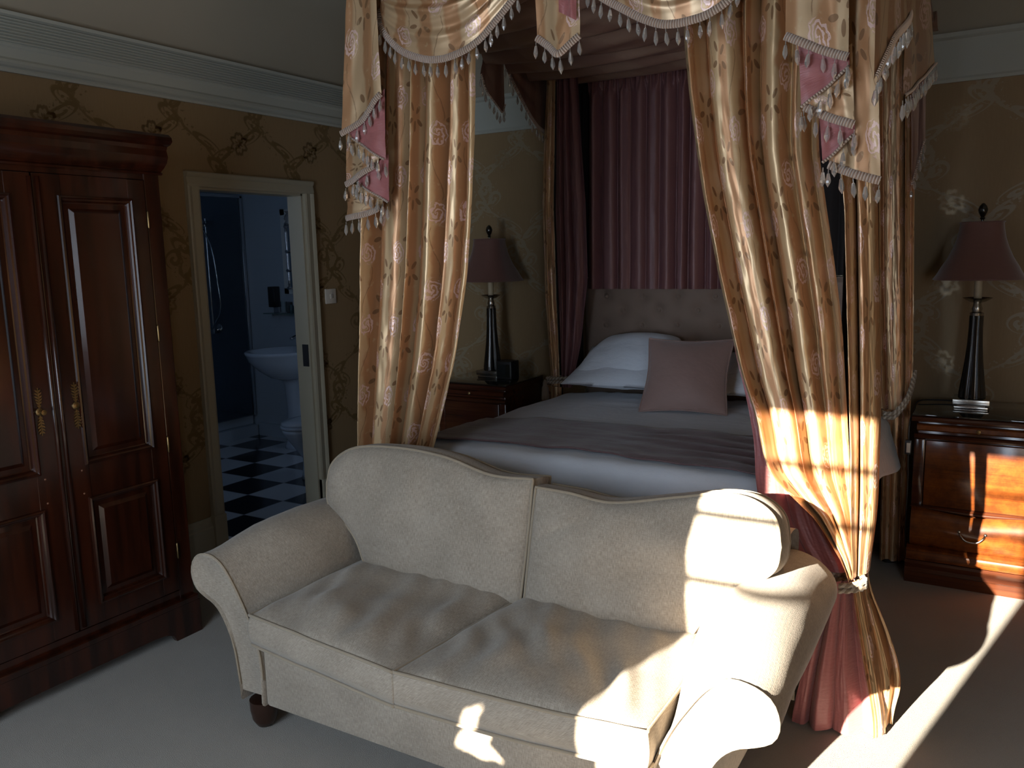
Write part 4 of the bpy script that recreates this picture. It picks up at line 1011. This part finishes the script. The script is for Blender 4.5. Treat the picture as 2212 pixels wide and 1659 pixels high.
# ------------------------------------------------------------------ lamps
def lamp(x,y,z,k,label):
    t=thing('table_lamp',(x,y,z),label,'lamp','matching bedside lamps')
    P=lambda pr:[(r,h) for r,h in pr]
    c=(x,y,z)
    bm=bmesh.new(); bbox(bm,(x-.072,y-.072,z),(x+.072,y+.072,z+.012),.002); bbox(bm,(x-.078,y-.078,z+.018),(x+.078,y+.078,z+.046),.003); bbox(bm,(x-.06,y-.06,z+.010),(x+.06,y+.06,z+.02)); bmobj('base_plate',bm,SILV,t,smooth=True,ang=.6)
    lathe('column',[(.055,.046),(.054,.07),(.046,.14),(.037,.22),(.031,.30),(.028,.38),(.028,.440)],c,BLACKL,t,60,flute=12)
    lathe('collar',[(.028,.440),(.030,.452),(.020,.459),(.024,.472),(.019,.487),(.016,.502),(.026,.507)],c,SILV,t,30)
    lathe('drip_dish',[(.016,.500),(.034,.505),(.062,.522),(.064,.524),(.035,.510),(.016,.507)],c,SILV,t,36)
    lathe('candle_tube',[(.017,.507),(.017,.625)],c,CREAM,t,20)
    lathe('shade',[(.190,.612),(.191,.618),(.180,.634),(.162,.668),(.136,.712),(.115,.76),(.102,.80),(.094,.84),(.090,.872),(.092,.876)],c,SHADEM,t,64,sq=2.9).rotation_euler=(0,0,0)
    sh=[o for o in t.children if o.name.startswith('shade')][0]
    for zz,rr in ((.614,.191),(.874,.092)):
        Q=[V((x+rr*cos(a)*(abs(cos(a))**2.9+abs(sin(a))**2.9)**(-1/2.9),y+rr*sin(a)*(abs(cos(a))**2.9+abs(sin(a))**2.9)**(-1/2.9),z+zz)) for a in [2*PI*i/64 for i in range(64)]]
        vs,fs,uv=tubemesh(Q,.0035,True,6); link('shade_trim',vs,fs,SHADEM,sh,uvs=uv)
    lathe('finial',[(.006,.87),(.006,.885),(.012,.892),(.008,.898),(.018,.918),(.021,.932),(.016,.948),(.006,.960),(0,.962)],c,BLACKL,t,20)
    return t
LR_=[(-0.137,0.810)][0]
lamp(-.143,4.54,.818,1,'tall black column lamp with plum bell shade on the right nightstand')
lamp(-2.86,4.545,.818,1,'tall black column lamp with plum bell shade on the left nightstand, partly behind the curtain')
ck=thing('radio_clock',(-2.72,4.50,.818),'small black clock radio beside the lamp on the left nightstand','clock')
box('clock_body',(-2.77,4.44,.818),(-2.66,4.54,.935),BLACKP,ck,bev=.006); box('clock_face',(-2.76,4.437,.835),(-2.67,4.441,.915),TOPG,ck)
# lamp cable with in-line switch beside the right nightstand
CX,CZ=[(-0.381,0.661)][0]
cbt=thing('lamp_cable',(CX,4.3,CZ),'black lamp cable hanging left of the right nightstand with a white in-line switch','cable')
tube('cord',[(-.19,4.64,.822),(-.28,4.66,.822),(-.375,4.58,.824),(CX+.004,4.40,.80),(CX,4.26,CZ+.12),(CX,4.24,CZ),(CX+.004,4.25,.50),(CX,4.32,.2),(CX,4.5,.03)],.0035,BLACKP,cbt,80)
box('inline_switch',(CX-.014,4.225,CZ-.034),(CX+.014,4.245,CZ+.034),BLACKP,cbt,bev=.004); box('switch_face',(CX-.006,4.222,CZ-.024),(CX+.010,4.226,CZ+.022),PLAST,cbt,bev=.001)
WSX,WSZ=[(-0.350,0.839)][0]

# ------------------------------------------------------------------ light
def area(name,loc,rot,sx,sy,p,col):
    l=bpy.data.lights.new(name,'AREA'); l.shape='RECTANGLE'; l.size=sx; l.size_y=sy; l.energy=p; l.color=col
    o=bpy.data.objects.new(name,l); COL.objects.link(o); o.location=loc; o.rotation_euler=rot; return o
sd=V((.2056,1.,-.2845)).normalized()
s=bpy.data.lights.new('sun','SUN'); s.energy=46; s.angle=.0085; s.color=(1.,.90,.74); so_=bpy.data.objects.new('sun',s); COL.objects.link(so_); so_.rotation_euler=sd.to_track_quat('-Z','Y').to_euler(); so_.location=(-2,-4,4)
SKY=(.70,.84,1.)
area('fill_light_1',((W1[0]+W1[1])/2,YF+.14,(W1[2]+W1[3])/2),(PI/2-.12,0,0),W1[1]-W1[0],W1[3]-W1[2],62,SKY)  # fill lamp inside the room, ahead of the drape that blocks the sky
area('fill_light_2',((W2[0]+W2[1])/2,YF-.2,(W2[2]+W2[3])/2),(PI/2,0,0),W2[1]-W2[0],W2[3]-W2[2],24,SKY)  # fill lamp for the added second opening
area('bathroom_window_light',(-4.9,BY0+.25,1.7),(PI/2,0,0),.8,.9,2.3,(.46,.66,1.))
w=bpy.data.worlds.new('world'); scn.world=w; w.use_nodes=True; w.node_tree.nodes['Background'].inputs[0].default_value=(.55,.72,1.,1); w.node_tree.nodes['Background'].inputs[1].default_value=.6
scn.view_settings.view_transform='Standard'; scn.view_settings.look='None'; scn.view_settings.exposure=0.; scn.view_settings.gamma=1.
cy=scn.cycles; cy.use_adaptive_sampling=True; cy.adaptive_threshold=.05; cy.max_bounces=7; cy.diffuse_bounces=4; cy.glossy_bounces=4; cy.transmission_bounces=5; cy.caustics_reflective=False; cy.caustics_refractive=False; cy.sample_clamp_indirect=6.; cy.use_denoising=True
